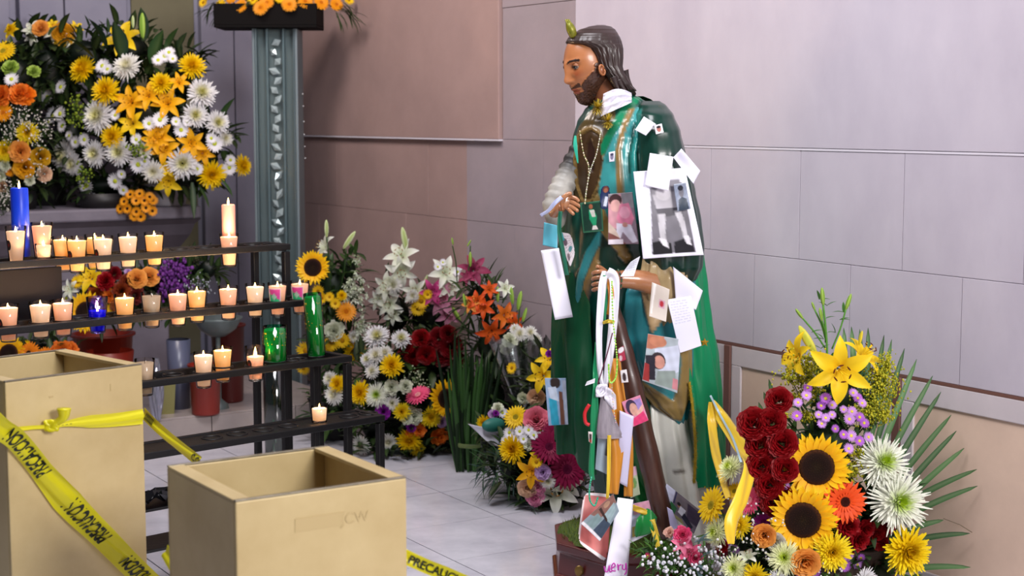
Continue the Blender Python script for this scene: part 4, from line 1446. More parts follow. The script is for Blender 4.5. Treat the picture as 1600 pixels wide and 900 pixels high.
# knot of tulle
q = MB()
rr = random.Random(9)
for _ in range(9):
    a = rr.uniform(0, 2 * pi); c = H(940, 610, DR - .06)
    pts = [c + RGT * (.016 * cos(a + b_)) + UP * (.018 * sin(a * 1.3 + b_)) - FWD * (.008 * sin(2 * b_)) for b_ in (0, 1.2, 2.4, 3.6, 4.8, 6)]
    q.tube(fit(pts, 26), .0042, 6)
o = recentre(q.build('ribbon_knot', m_cloth)); tag(o, 'white knotted bow where the white ribbons meet', 'bow')
# tulle favour bag
q = MB(); T = None
G = []
for i in range(22):
    t = i / 21
    r = .004 + .04 * t ** .9 * (1 if t < .93 else .9)
    c = H(942 + 10 * t, 618 + 66 * t, DR - .055)
    G.append([c + RGT * ((r + .0022 * cos(9 * a)) * cos(a)) + FWD * ((r * .45) * sin(a)) for a in [2 * pi * k / 36 for k in range(36)]])
q.grid(G, close=True)
o = recentre(q.build('tulle_bag', mat('grey_tulle', '#b9b0ba', rough=.5, trans=.35, col2='#8d8590', nscale=60, stretch=(1, 1, .15)))); tag(o, 'grey sheer favour bag hanging below the white knot', 'bag')
ribbon('orange_ribbon', 'wide orange ribbon hanging straight down the middle of the statue', [(957, 560, DR, .6), (962, 640, DR - .02, 1), (964, 700, DR - .04, 1.1), (959, 772, DR - .06, .7)], .042, '#d98f2c', fold=.006)
ribbon('orange_ribbon', 'second orange ribbon tail, right of the wide one', [(966, 560, DR + .01, .5), (972, 620, DR, .7), (982, 690, DR - .01, 1), (982, 776, DR - .03, 1.0)], .03, '#d08a30', fold=.005)
ribbon('orange_ribbon', 'short orange ribbon piece under the fist', [(953, 440, DR - .015, 1), (955, 465, DR - .02, 1), (951, 492, DR - .02, .8)], .018, '#d9862a', fold=.003)
ribbon('yellow_ribbon', 'narrow yellow ribbon edging the wide orange one', [(952, 680, DR - .075, 1), (951, 740, DR - .08, 1), (949, 780, DR - .085, .8)], .012, '#ecc938', fold=.002)
ribbon('green_ribbon', 'long green satin ribbon left of the white knot', [(934, 535, DR - .02, .8), (931, 580, DR - .03, .9), (930, 605, DR - .05, .6), (929, 650, DR - .05, 1.3), (926, 690, DR - .05, .7), (924, 735, DR - .05, .9), (927, 750, DR - .05, .5)], .022, '#0f8c58', fold=.003)
ribbon('green_ribbon', 'narrow green ribbon running beside the fist to the yellow fringe', [(945, 430, DR - .01), (946, 470, DR - .02), (944, 500, DR - .02)], .012, '#2fa070', fold=.002)
ribbon('green_ribbon', 'bright green satin sash behind the lower staff', [(986, 655, DS - .22, .7), (990, 720, DS - .23, 1.2), (1004, 775, DS - .24, 1.2), (1012, 800, DS - .25, .8)], .045, '#0b8034', fold=.008)
ribbon('green_ribbon', 'green satin fold across the pale blue photo', [(994, 838, DS - .34, .3), (1008, 820, DS - .35, 1.4), (1020, 800, DS - .33, .9)], .05, '#128a3c', fold=.008)
ribbon('yellow_ribbon', 'yellow ribbon band across the top of pale blue photo', [(986, 792, DS - .33), (1000, 797, DS - .34), (1018, 806, DS - .33)], .02, '#e3bd34', fold=.003)
ribbon('yellow_ribbon', 'yellow ribbon end hanging at foot of the staff', [(1018, 812, DS - .35), (1024, 834, DS - .36), (1030, 855, DS - .38)], .022, '#f0d03c', fold=.003)
ribbon('yellow_ribbon', 'yellow ribbon end in front of the small pink bouquet', [(1038, 870, DS - .42), (1042, 888, DS - .43), (1046, 905, DS - .44)], .02, '#ecd440', fold=.003)
ribbon('yellow_ribbon', 'yellow fringe band crossing the white ribbons', [(942, 505, DR - .04, .8), (950, 502, DR - .05), (960, 504, DR - .045)], .012, '#d4b82a', fold=.002)
ribbon('maroon_ribbon', 'thin maroon ribbon slanting across the white ribbons', [(957, 520, DR - .06), (948, 555, DR - .065), (934, 600, DR - .06)], .004, '#5c1c3c')
ribbon('blue_white_ribbon', 'narrow blue and white ribbon at the raised wrist', [(878, 308, DS - .24), (866, 318, DS - .24), (856, 330, DS - .23), (845, 337, DS - .22)], .014, '#c5cdf0', fold=.002, twist=.8)
ribbon('teal_ribbon', 'teal ribbon scrap hanging from the medallion neck cord', [(899, 212, DS - .17, .5), (899, 228, DS - .18, 1.2), (903, 255, DS - .18, .3)], .012, '#23a98c')
ribbon('green_ribbon', 'dark green ribbon beside the grey leaflet', [(876, 330, DS - .22), (874, 360, DS - .22), (880, 395, DS - .21), (886, 430, DS - .2)], .014, '#146a52', fold=.002)
# big yellow ribbon loop in front of the cape
ribbon('yellow_ribbon', 'broad bright yellow ribbon hanging from the cape, short left strand', [(1111, 628, DS - .26, .5), (1112, 660, DS - .28, 1.0), (1119, 710, 4.95, 1), (1138, 778, 4.7, .6)], .030, '#f0c832', fold=.003)
ribbon('yellow_ribbon', 'broad bright yellow ribbon hanging from the cape, long right strand', [(1112, 628, DS - .26, .5), (1128, 652, DS - .28, 1.0), (1152, 690, 4.9, 1.1), (1170, 725, 4.74, 1.1), (1160, 775, 4.6, 1.3), (1144, 815, 4.54, 1.2), (1143, 850, 4.53, .5)], .042, '#f2cb2c', fold=.005, twist=.5)
ribbon('curling_cord', 'silver and blue striped cord beside the yellow ribbon', [(1110, 618, DS - .27), (1125, 648, DS - .3), (1145, 685, 4.88), (1158, 722, 4.72)], .007, '#a9c4d0', cat='cord')


def beads(name, label, pts, r, col, n, cat='beads', cols=None):
    P = fit([H(*p) for p in pts], n)
    q = MB()
    q.tube(P, r * .25, 5, lin(col[0]))
    for i, p in enumerate(P):
        q.sphere(p, r, 7, 5, lin(col[i % len(col)]))
    o = recentre(q.build(name, mat('bead_plastic', vcol=True, rough=.15, coat=.5)))
    return tag(o, label, cat)


beads('rosary', 'green and gold bead rosary hanging on the chest', [(906, 205, DS - .185), (912, 240, DS - .20), (920, 262, DS - .21), (916, 300, DS - .20), (914, 318, DS - .2)], .0028, ['#c9b890', '#6f7a3a', '#d9d0b4'], 34)
beads('rosary', 'pale bead rosary strand at right of the medallion', [(939, 205, DS - .19), (932, 240, DS - .205), (922, 268, DS - .215), (915, 305, DS - .21)], .0026, ['#d9d4c4', '#9aa07a'], 30)
beads('bead_necklace', 'lime green bead loop hanging from the fist', [(956, 440, DR - .05), (958, 500, DR - .06), (964, 560, DR - .07), (962, 590, DR - .075), (953, 597, DR - .075), (951, 570, DR - .07)], .0032, ['#8fd23c', '#b9dc50', '#7cc832'], 70)
beads('bead_bracelet', 'dark green bead bracelet on the wrist', [(966, 422, DS - .31), (971, 435, DS - .325), (970, 450, DS - .315)], .004, ['#1f3f2c', '#3a5a34', '#7a3a2a'], 12)
beads('bead_necklace', 'short turquoise bead loop at the end of the green ribbon', [(924, 746, DS - .42), (921, 765, DS - .43), (922, 782, DS - .43), (929, 790, DS - .43), (934, 778, DS - .43)], .0034, ['#25b088', '#1f9c78'], 26)
beads('bead_string', 'fine pink and yellow bead string over the orange ribbon', [(956, 600, DR - .07), (958, 630, DR - .08), (962, 660, DR - .085)], .002, ['#e3a0b0', '#e4d870', '#a9d0c0'], 16)
q = MB(); q.tube(fit([H(921, 632, DS - .40), H(914, 645, DS - .40), H(915, 660, DS - .4), H(921, 664, DS - .4)], 16), .006, 8)
o = recentre(q.build('red_pouch', mat('red_cloth', '#c41a24', rough=.5))); tag(o, 'small red cloth charm left of the green ribbon', 'charm')
# ================================================================ gold boxes and caution tape
m_box = mat('gold_painted_board', '#cdb98a', rough=.4, spec=.4, metal=.1, col2='#b39c6c', nscale=3, bump=.04, bscale=12)
m_rim = mat('worn_metal_edge', '#8d8574', rough=.35, metal=.6, col2='#6d6655', nscale=30)
m_mark = mat('faded_mark', '#b8a272', rough=.5)


def gold_box(fl, fr, rim_z, label, side=.4, marks=()):
    """fl, fr world xy of the front rim corners"""
    fl = Vector((fl.x, fl.y, 0)); fr = Vector((fr.x, fr.y, 0))
    ax = (fr - fl).normalized(); ay = Vector((-ax.y, ax.x, 0))
    w = (fr - fl).length
    M = Matrix.Translation(fl) @ Matrix((ax, ay, Vector((0, 0, 1)))).transposed().to_4x4()
    e = empty('gold_box', fl + ax * w / 2 + ay * side / 2, label, 'box', 'open gold boxes beside the rack')
    t, th = .038, .010
    H0 = rim_z
    for (a, b_, n) in (((0, 0, 0), (w, th, H0), 'front_panel'), ((0, side - th, 0), (w, side, H0), 'back_panel'), ((0, th, 0), (t * .35, side - th, H0), 'side_panel'), ((w - t * .35, th, 0), (w, side - th, H0), 'side_panel')):
        q = MB(); q.box(a, b_, M=M); q.build(n, m_box, e, smooth=False, bevel=.003)
    for (a, b_) in (((0, 0, H0), (w, th, H0 + .004)), ((0, side - th, H0), (w, side, H0 + .004))):
        q = MB(); q.box(a, b_, M=M); q.build('metal_edge', m_rim, e, smooth=False, bevel=.001)
    for s in (0, 1):
        x0 = 0 if s == 0 else w - t
        q = MB()
        q.box((x0, th, H0 - .006), (x0 + t, side - th, H0 + .003), M=M)
        q.build('side_flange', m_box, e, smooth=False, bevel=.001)
    q = MB(); q.box((t * .35, th, .02), (w - t * .35, side - th, .03), M=M); q.build('floor_panel', m_box, e, smooth=False)
    for (x0, z0, x1, z1) in marks:
        q = MB(); q.box((x0 * w, -.0012, H0 - z1), (x1 * w, 0, H0 - z0), M=M); q.build('tape_residue', m_mark, e, smooth=False)
    return e, M, w


k = 1635 / 2454
h1 = 1.6 - k


def onplane(px, py, z):
    D = 3.0
    for _ in range(30):
        p = H(px, py, D)
        D *= (CAMZ - z) / (CAMZ - p.z)
    return H(px, py, D)


gb1, MB1, w1 = gold_box(onplane(8, 598, h1), onplane(222, 570, h1), h1, 'tall open gold box at far left with yellow caution tape knotted round it', marks=((.75, .04, .76, .06), (.3, .05, .33, .055)))
gb2, MB2, w2 = gold_box(onplane(368, 785, .8), onplane(635, 747, .8), .8, 'lower open gold box in the centre foreground beside the taller gold box', marks=((.33, .055, .62, .085),))
# worn lettering on the front of the lower box
vs_, fs_ = textmesh('JCW', .034)
q = MB(); q.add([MB2 @ Vector((.60 * w2 + x, -.0015, .8 - .083 + y)) for x, y, z in vs_], fs_)
q.build('worn_letters', m_mark, gb2, smooth=False)

# caution tape
def faceD(M, px, py, off=.02):
    """forward distance of a box front face (plane local y = -off) along pixel column px"""
    o = M @ Vector((0, -off, 0)); a = (M @ Vector((1, -off, 0))) - o
    u = (px - 800) / (FPX * CP - (py - 450) * SP)
    ol, od, al, ad = o.dot(RGT), o.dot(FWD), a.dot(RGT), a.dot(FWD)
    t = (u * od - ol) / (al - u * ad)
    return od + ad * t


m_tape = mat('yellow_tape', '#dcd41a', rough=.3, spec=.5, trans=.1)
m_ink = mat('tape_ink', '#1b2212', rough=.4)


def tape(name, label, pts, w, letters=(), n=90, crease=.004, tilt=0.0, xs=1.0, group='yellow caution tape around the boxes'):
    P = fit([H(*p[:3]) for p in pts], n)
    L = [0]
    for i in range(1, n): L.append(L[-1] + (P[i] - P[i - 1]).length)
    wf = [p[3] if len(p) > 3 else 1 for p in pts]

    def frame(s):
        s = max(0, min(L[-1] - 1e-6, s))
        i = next(j for j in range(n - 1) if L[j + 1] >= s)
        f = (s - L[i]) / max(1e-9, L[i + 1] - L[i])
        p = P[i].lerp(P[i + 1], f)
        t0 = (P[min(i + 1, n - 1)] - P[max(i - 1, 0)]).normalized(); t1 = (P[min(i + 2, n - 1)] - P[i]).normalized()
        t = t0.lerp(t1, f).normalized()
        sd = t.cross(-FWD).normalized()
        nr = sd.cross(t)
        sd = sd * cos(tilt) + nr * sin(tilt)
        k_ = s / L[-1] * (len(wf) - 1); a = int(min(k_, len(wf) - 2)); g = wf[a] * (1 - (k_ - a)) + wf[a + 1] * (k_ - a)
        return p, t, sd, sd.cross(t), g

    def at(s, x, lift=0.0):
        p, t, sd, nr, g = frame(s)
        return p + sd * (x * w / 2 * g) - nr * (crease * (cos(x * 4 + s * 9) + .4 * sin(x * 9 + s * 23)) * g) - nr * lift * -1

    rows = [[at(L[i], (j - 5) / 5) for j in range(11)] for i in range(n)]
    q = MB(); q.grid(rows)
    o = recentre(q.build(name, m_tape)); tag(o, label, 'tape', group)
    for (txt, s0, size, flip) in letters:
        vs_, fs_ = textmesh(txt, size, size * .03)
        q = MB()
        mx = max(v[0] for v in vs_) * xs if vs_ else 1
        out = []
        for (x, y, z) in vs_:
            x *= xs
            xx = (mx - x) if flip else x
            yy = (y - size * .35) / (w / 2)
            if flip: yy = -yy
            p, t, sd, nr, g = frame(s0 + xx)
            d = nr if nr.dot(FWD) < 0 else -nr
            out.append(at(s0 + xx, -yy) + d * .0018)
        q.add(out, fs_)
        b_ = q.build('tape_lettering', m_ink, None, smooth=False)
        b_.data.transform(inv(o)); b_.parent = o; b_['label'] = 'black capital letters'
    return o


Db = 4.13
tape('caution_tape', 'long yellow caution tape running diagonally across the tall gold box', [(x, y, faceD(MB1, x, y, .035), w_) for x, y, w_ in ((-30, 640, .9), (0, 668, .9), (28, 690, .9), (70, 742, 1.15), (120, 800, 1.0), (170, 848, .95), (215, 892, .95), (270, 945, 1))], .070,
     [('PRECAUCION', .098, .064, True), ('PRECAUCION', .365, .064, True), ('PRECAUCION', .61, .064, True)], xs=.40)
tape('caution_tape', 'yellow tape band tied flat round the tall gold box', [(x, y, faceD(MB1, x, y, .014), w_) for x, y, w_ in ((10, 672, .35), (50, 668, .3), (80, 666, .35), (120, 660, 1), (170, 657, 1.05), (224, 651, 1.15))], .036, [('- - - - -', .13, .02, False)], crease=.002)
q = MB()
c = H(80, 665, faceD(MB1, 80, 665, .022))
for a0 in (0, 1.1, 2.2, 3.4, 4.4):
    q.tube(fit([c + RGT * .016 * cos(a0 + b_) + UP * .012 * sin(a0 * 2 + b_) - FWD * .01 * sin(b_ * 2) for b_ in (0, 1.5, 3, 4.5, 6)], 22), .0055, 7)
q.tube(fit([c, c + UP * .02 + RGT * .03, c + UP * .045 + RGT * .034], 12), [.006 + .0012 * i for i in range(12)], 7)
o = recentre(q.build('tape_knot', m_tape)); tag(o, 'knot in the yellow tape on front of the tall box', 'knot')
tape('caution_tape', 'short taut yellow tape between the two gold boxes', [(224, 645, 4.28, 1), (260, 680, 4.15, 1), (312, 722, 3.98, 1)], .030, [('IIIIIIIII', .02, .024, False), ('CION', .33, .026, False)], crease=.002)
tape('caution_tape', 'yellow tape low on the left side of the lower box', [(258, 860, 3.62, 1), (272, 885, 3.56, 1), (290, 915, 3.48, 1)], .032, crease=.002)
tape('caution_tape', 'yellow caution tape leaving the lower box to the right', [(630, 868, 3.47, 1), (665, 884, 3.47, 1), (700, 898, 3.46, 1), (760, 925, 3.44, 1)], .034, [('PRECAUCION', .015, .026, False)], crease=.002)
# ================================================================ flower heads (shared meshes, facing +Z, unit radius)
m_petal = mat('flower_petal', vcol=True, rough=.5, spec=.25, trans=.22)
m_core = mat('flower_core', vcol=True, rough=.8, spec=.15, bump=.5, bscale=60)
m_leaf = mat('leaf_green', vcol=True, rough=.45, spec=.35, trans=.18)
m_stem = mat('stem_green', vcol=True, rough=.6)
FM = {}


def petal(q, az, r0, ln, w, el, curl, cb, ct, n=5, tip=.0, cup=.15, twist=0.0, z0=0.0, shape='round', across=3):
    """strip leaving the centre at azimuth az, elevation el (radians), bending by curl"""
    ca, sa = cos(az), sin(az)
    rows, cols = [], []
    x, z, e = r0, z0, el
    for i in range(n + 1):
        t = i / n
        if shape == 'round': ww = w * (sin(pi * min(1, .12 + .80 * t)) ** .6) * (1 if t < 1 else .35)
        elif shape == 'point': ww = w * (sin(pi * (.16 + .84 * t)) ** .9 if t < 1 else .02)
        elif shape == 'strap': ww = w * (.7 + .3 * t) * (1 if t < .98 else .3)
        else: ww = w * (.25 + .9 * sin(pi * (t * .62))) * (1 if t < 1 else .75)
        r, c = [], []
        for j in range(across):
            y = (j / (across - 1) - .5) * ww
            zz = z + cup * abs(y) * (1 if across > 2 else 0)
            yy = y
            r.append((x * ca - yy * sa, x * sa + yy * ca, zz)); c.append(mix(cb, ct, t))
        rows.append(r); cols.append(c)
        x += ln / n * cos(e); z += ln / n * sin(e); e += curl / n
    q.grid(rows, cols)


def fm(kind, *cols, seed=1):
    key = (kind,) + cols
    if key in FM: return FM[key]
    c = [lin(x) for x in cols]
    rr = random.Random(hash(kind) % 97 if False else len(kind) * 7 + len(FM))
    q = MB(); core = None
    nm = kind
    if kind == 'chrysanthemum':
        nm = 'chrysanthemum'
        for L in range(9):
            t = L / 8
            n = int(26 - 12 * t)
            for k in range(n):
                petal(q, 2 * pi * k / n + L * .37 + rr.uniform(-.1, .1), .06, (1.0 - .62 * t) * rr.uniform(.85, 1.1), .13, -.25 + 1.45 * t + rr.uniform(-.1, .1), .55 + rr.uniform(-.15, .15),
                      mix(c[0], c[1], max(0, t - .25) * 1.3), mix(c[0], c[1], max(0, t - .45) * 1.4), n=4, cup=.5, shape='strap', z0=.05 + .10 * t)
    elif kind == 'spider_chrysanthemum':
        for L in range(9):
            t = L / 8
            n = int(40 - 20 * t)
            for k in range(n):
                petal(q, 2 * pi * k / n + L * .37 + rr.uniform(-.08, .08), .05, (1.08 - .74 * t) * rr.uniform(.82, 1.12), .065, -.35 + 1.35 * t + rr.uniform(-.12, .12), .7 + rr.uniform(-.3, .3),
                      mix(c[0], c[1], max(0, t - .45) * 2), mix(c[0], c[1], max(0, t - .55) * 2.2), n=5, cup=.6, shape='strap', z0=.04 + .12 * t)
    elif kind == 'sunflower':
        for L in range(3):
            n = 21
            for k in range(n):
                petal(q, 2 * pi * (k + L / 3) / n + rr.uniform(-.06, .06), .42, (.62 - .06 * L) * rr.uniform(.88, 1.08), .20, .02 + .16 * L + rr.uniform(-.12, .12), .25 - .3 * rr.random(), c[0], c[1], n=5, cup=.25, shape='point', z0=.02)
        core = MB(); prof = [(.52, -.02), (.53, .05), (.49, .10), (.40, .115), (.26, .10), (.12, .075), (.001, .07)]
        core.lathe(prof, 28, col=[c[2], c[2], mix(c[2], lin('#5a3216'), .5), c[2], mix(c[2], (0, 0, 0), .3), mix(c[2], lin('#20180c'), .5), lin('#241b0e')])
        for k in range(170):
            a = k * 2.39996; r = .5 * sqrt(k / 170)
            core.sphere((r * cos(a), r * sin(a), .10 - .03 * (1 - r * 2)), .018, 4, 3, mix(c[2], lin('#4a2a12'), rr.random() * .6), (1, 1, 1.6))
    elif kind == 'gerbera':
        for L in range(3):
            n = [24, 20, 18][L]
            for k in range(n):
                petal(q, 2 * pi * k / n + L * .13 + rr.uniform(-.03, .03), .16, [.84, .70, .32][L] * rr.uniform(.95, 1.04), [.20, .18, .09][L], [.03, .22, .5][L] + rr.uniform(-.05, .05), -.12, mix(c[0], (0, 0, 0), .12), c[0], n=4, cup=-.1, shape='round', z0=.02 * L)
        core = MB(); core.lathe([(.26, 0), (.25, .06), (.17, .085), (.08, .06), (.001, .05)], 20, col=c[1])
        for k in range(60):
            a = k * 2.39996; r = .25 * sqrt(k / 60); core.sphere((r * cos(a), r * sin(a), .07), .014, 4, 3, mix(c[1], c[0], .2 + .5 * (r > .18)), (1, 1, 2))
    elif kind == 'daisy':
        n = 20
        for L in range(2):
            for k in range(n):
                petal(q, 2 * pi * (k + L * .5) / n + rr.uniform(-.06, .06), .16, (.84 - .12 * L) * rr.uniform(.9, 1.05), .17, .08 + .2 * L, .1, c[0], c[0], n=3, cup=.1, shape='round', across=2)
        core = MB(); core.lathe([(.26, 0), (.24, .1), (.12, .14), (.001, .13)], 12, col=c[1])
    elif kind == 'rose':
        for L in range(7):
            n = [3, 3, 4, 5, 5, 6, 6][L]
            for k in range(n):
                t = L / 6
                el = 1.55 - .62 * t + rr.uniform(-.05, .05)
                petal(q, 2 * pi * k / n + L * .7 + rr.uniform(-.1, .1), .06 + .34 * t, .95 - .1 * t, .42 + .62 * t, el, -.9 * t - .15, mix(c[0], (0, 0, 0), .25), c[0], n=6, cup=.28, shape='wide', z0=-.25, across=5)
    elif kind == 'carnation':
        for L in range(8):
            t = L / 7
            n = int(14 - 6 * t)
            for k in range(n):
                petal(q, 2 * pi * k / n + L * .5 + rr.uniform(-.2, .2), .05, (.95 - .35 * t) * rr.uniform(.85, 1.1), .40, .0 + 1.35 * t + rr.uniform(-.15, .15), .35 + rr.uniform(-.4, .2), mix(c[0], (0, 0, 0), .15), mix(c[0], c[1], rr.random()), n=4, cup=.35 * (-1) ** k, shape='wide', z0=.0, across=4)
    elif kind == 'lily':
        for L in range(2):
            for k in range(3):
                petal(q, 2 * pi * (k + L * .5) / 3 + rr.uniform(-.05, .05), .06, 1.12 * rr.uniform(.95, 1.05), .50 - .08 * L, .85, -1.35 + rr.uniform(-.25, .1), mix(c[0], c[1], .6), c[0], n=9, cup=.35, shape='point', z0=-.35, across=5)
        core = MB()
        for k in range(6):
            a = 2 * pi * k / 6 + .2
            p0 = Vector((0, 0, -.3)); p1 = Vector((.12 * cos(a), .12 * sin(a), .15)); p2 = Vector((.24 * cos(a), .24 * sin(a), .36))
            core.tube(fit([p0, p1, p2], 6), .014, 5, mix(c[1], c[0], .5))
            s = Vector((-sin(a), cos(a), .25)) * .075
            core.tube([p2 - s, p2, p2 + s], [.014, .026, .014], 6, c[2])
        core.tube([Vector((0, 0, -.3)), Vector((0, 0, .42))], [.018, .024], 6, mix(c[1], c[0], .3))
    elif kind == 'lily_bud':
        prof = [(.02, -1), (.14, -.85), (.22, -.4), (.24, .1), (.19, .6), (.08, .93), (.005, 1)]
        rows, cols = [], []
        for i, (r, z) in enumerate(prof):
            rows.append([(r * (1 + .13 * cos(3 * a)) * cos(a), r * (1 + .13 * cos(3 * a)) * sin(a), z) for a in [2 * pi * k / 18 for k in range(18)]])
            cols.append([mix(c[0], c[1], .5 + .5 * cos(3 * (2 * pi * k / 18)) if i < 5 else .6) for k in range(18)])
        q.grid(rows, cols, close=True)
    elif kind == 'tuft':      # small filler flower cluster
        for _ in range(9):
            p = Vector((rr.gauss(0, .42), rr.gauss(0, .42), rr.uniform(-.1, .4)))
            for k in range(7):
                a = 2 * pi * k / 7 + p.x * 9
                s = Vector((cos(a), sin(a), .25)); t_ = Vector((-sin(a), cos(a), 0)) * .09
                q.add([p, p + s * .18 + t_, p + s * .3, p + s * .18 - t_], [(0, 1, 2, 3)], [mix(c[0], c[1], .5), c[0], c[0], c[0]])
    me = q.mesh(nm); me.materials.append(m_petal)
    cm = None
    if core: cm = core.mesh('flower_center'); cm.materials.append(m_core)
    FM[key] = (nm, me, cm)
    return FM[key]


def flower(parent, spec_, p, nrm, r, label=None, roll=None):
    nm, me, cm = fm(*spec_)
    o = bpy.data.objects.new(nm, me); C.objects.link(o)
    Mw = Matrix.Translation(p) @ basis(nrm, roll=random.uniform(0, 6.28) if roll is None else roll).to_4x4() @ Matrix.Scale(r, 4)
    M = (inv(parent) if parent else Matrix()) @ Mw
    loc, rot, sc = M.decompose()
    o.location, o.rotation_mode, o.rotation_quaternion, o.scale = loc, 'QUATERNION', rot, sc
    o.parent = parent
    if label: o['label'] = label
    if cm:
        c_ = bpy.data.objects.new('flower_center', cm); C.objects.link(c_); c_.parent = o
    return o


def leaf_blade(q, p, d, ln, w, col, bend=.3, up=Vector((0, 0, 1)), n=5, fold=.2):
    d = d.normalized(); s = d.cross(up)
    if s.length < 1e-3: s = Vector((1, 0, 0))
    s.normalize(); nr = s.cross(d)
    rows, cols = [], []
    cur = Vector(p)
    for i in range(n + 1):
        t = i / n
        ww = w * sin(pi * min(1, .12 + .88 * t)) ** .8 if t < 1 else .0006
        rows.append([cur - s * ww / 2 + nr * fold * ww, cur, cur + s * ww / 2 + nr * fold * ww])
        cols.append([col, mix(col, (.25, .35, .1), .18), col])
        dd = (d - nr * bend * t * 1.2 - Vector((0, 0, 1)) * bend * t * .6).normalized()
        cur = cur + dd * ln / n
    q.grid(rows, cols)


GREENS = [lin('#1d3a16'), lin('#2a4a1c'), lin('#16301a'), lin('#34551f'), lin('#203f24')]
DARKG = [lin('#0e2012'), lin('#15290f'), lin('#0b1a0f'), lin('#1b3416')]


def foliage(parent, regions, n, ln, w, cols=GREENS, seed=0, name='foliage', outward=.8, core=True):
    """regions: list of (px, py, D, rx px, ry px, rd m)"""
    rr = random.Random(seed); q = MB()
    for (px, py, D, rx, ry, rd) in regions:
        c = H(px, py, D); k = D / 2454
        RX, RZ = rx * k, ry * k
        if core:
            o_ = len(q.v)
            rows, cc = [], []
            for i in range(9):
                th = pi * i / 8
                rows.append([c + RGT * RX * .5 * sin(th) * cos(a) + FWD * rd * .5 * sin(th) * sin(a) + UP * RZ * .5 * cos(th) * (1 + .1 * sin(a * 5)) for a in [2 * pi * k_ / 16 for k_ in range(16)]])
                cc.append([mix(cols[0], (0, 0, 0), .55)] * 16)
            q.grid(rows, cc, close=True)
        m = int(n * 2.6 * (rx * ry) / 2500) + 20
        for _ in range(m):
            d = Vector((rr.gauss(0, 1), rr.gauss(0, 1), rr.gauss(0, 1))).normalized()
            s = rr.uniform(.35, .95)
            p = c + (RGT * d.x * RX + FWD * d.y * rd + UP * d.z * RZ) * s
            if p.z < .012: p.z = .012
            out = (RGT * d.x + FWD * d.y + UP * (d.z + .25)).normalized()
            dd = (out * outward + Vector((rr.gauss(0, .5), rr.gauss(0, .5), rr.gauss(0, .5)))).normalized()
            L_ = ln * rr.uniform(.6, 1.2)
            if p.z + dd.z * L_ < .01: dd.z = abs(dd.z)
            e_ = p + dd * L_
            lim = WX if e_.y < YJ + .1 else WX2
            if e_.x > lim - .03 or p.x > lim - .03 or e_.y > YB - .11: continue
            leaf_blade(q, p, dd, L_, w * rr.uniform(.7, 1.2), rr.choice(cols), bend=rr.uniform(0, .6), n=4)
    o = q.build(name, m_leaf, parent); o['kind'] = 'stuff'
    return o


def sprigs(parent, pts, col, seed=0, name='filler_sprigs', r=.0045, n=60, spread=.05, stem=True, mtl=None):
    """tiny dots on fine twigs: pts (px, py, D)"""
    rr = random.Random(seed); q = MB()
    for (px, py, D) in pts:
        c = H(px, py, D)
        for _ in range(n):
            d = Vector((rr.gauss(0, .5), rr.gauss(0, .5), rr.gauss(0, .5)))
            p = c + d * spread
            q.sphere(p, r * rr.uniform(.6, 1.2), 5, 4, mix(lin(col[0]), lin(col[1]), rr.random()))
            if stem and rr.random() < .4: q.tube([c - UP * spread * .9, p], .0007, 3, lin('#3d5a2c'))
    o = q.build(name, mtl or m_petal, parent); o['kind'] = 'stuff'
    return o


def stems(parent, pairs, r=.003, col='#2f4f1e', name='stem'):
    for (a, b_) in pairs:
        q = MB(); A = H(*a); B = H(*b_); q.tube(fit([A, A.lerp(B, .5) + RGT * .006, B], 10), r, 6, lin(col)); q.build(name, m_stem, parent)


TOCAM = -FWD
YM = ('chrysanthemum', '#f1cf10', '#e6b400')
YM2 = ('chrysanthemum', '#f4dd28', '#edc81a')
WM = ('chrysanthemum', '#e9e8ea', '#e3e08c')
WM2 = ('chrysanthemum', '#ebeae6', '#f0ecc8')
GYM = ('spider_chrysanthemum', '#f1f3e6', '#b9d232')
CRM = ('spider_chrysanthemum', '#edf0c2', '#c9d84a')
SUN = ('sunflower', '#f3a80c', '#fbd21c', '#22100a')
LY = ('lily', '#f7d322', '#f2c41a', '#5c2412')
LYO = ('lily', '#f3b516', '#eaa40e', '#8a4a10')
LW = ('lily', '#ecebe6', '#cfe0a4', '#9a6a2a')
LP = ('lily', '#d79ab2', '#b84a78', '#6a2a1c')
LM = ('lily', '#9c3a5c', '#6e1c3e', '#5a241a')
LO = ('lily', '#d8461a', '#e0741c', '#3c1c10')
RR_ = ('rose', '#860810'); RD = ('rose', '#6f0a14'); RO = ('rose', '#eaa04a'); RP = ('rose', '#e0788c'); RC = ('rose', '#e9c4a4'); RW = ('rose', '#d9d6cc')
GO = ('gerbera', '#f0561c', '#2c0e0a'); GP = ('gerbera', '#ee5a86', '#e9a0a0'); GM = ('gerbera', '#8e1244', '#5a0a30'); GY = ('gerbera', '#f3cc1c', '#9a8a20'); GF = ('gerbera', '#a8209a', '#7a1470'); GOY = ('gerbera', '#ef9d18', '#c46a10')
DW = ('daisy', '#eeecf2', '#c9d23c'); DP = ('daisy', '#b66ad0', '#e6d84a'); DPL = ('daisy', '#cf9ae2', '#ecdc5a'); DO = ('daisy', '#f2a21e', '#3a1c10'); DY = ('daisy', '#f3c81a', '#b07a10')
CP_ = ('carnation', '#e88ab4', '#f4b4cc'); CR = ('carnation', '#8c0c16', '#a8141e'); CW = ('carnation', '#dfe4c8', '#eef0e0'); COr = ('carnation', '#e06a1c', '#ee8c34'); CPu = ('carnation', '#8a1c9a', '#a83ab4'); CL = ('carnation', '#c9a4d8', '#dcc0e4'); CPc = ('carnation', '#e0b0a0', '#ecc8b8')
BUD = ('lily_bud', '#7fa83c', '#a9c95a'); BUDY = ('lily_bud', '#c9d04a', '#e4dc5a'); BUDW = ('lily_bud', '#a9c06a', '#dde4b8')


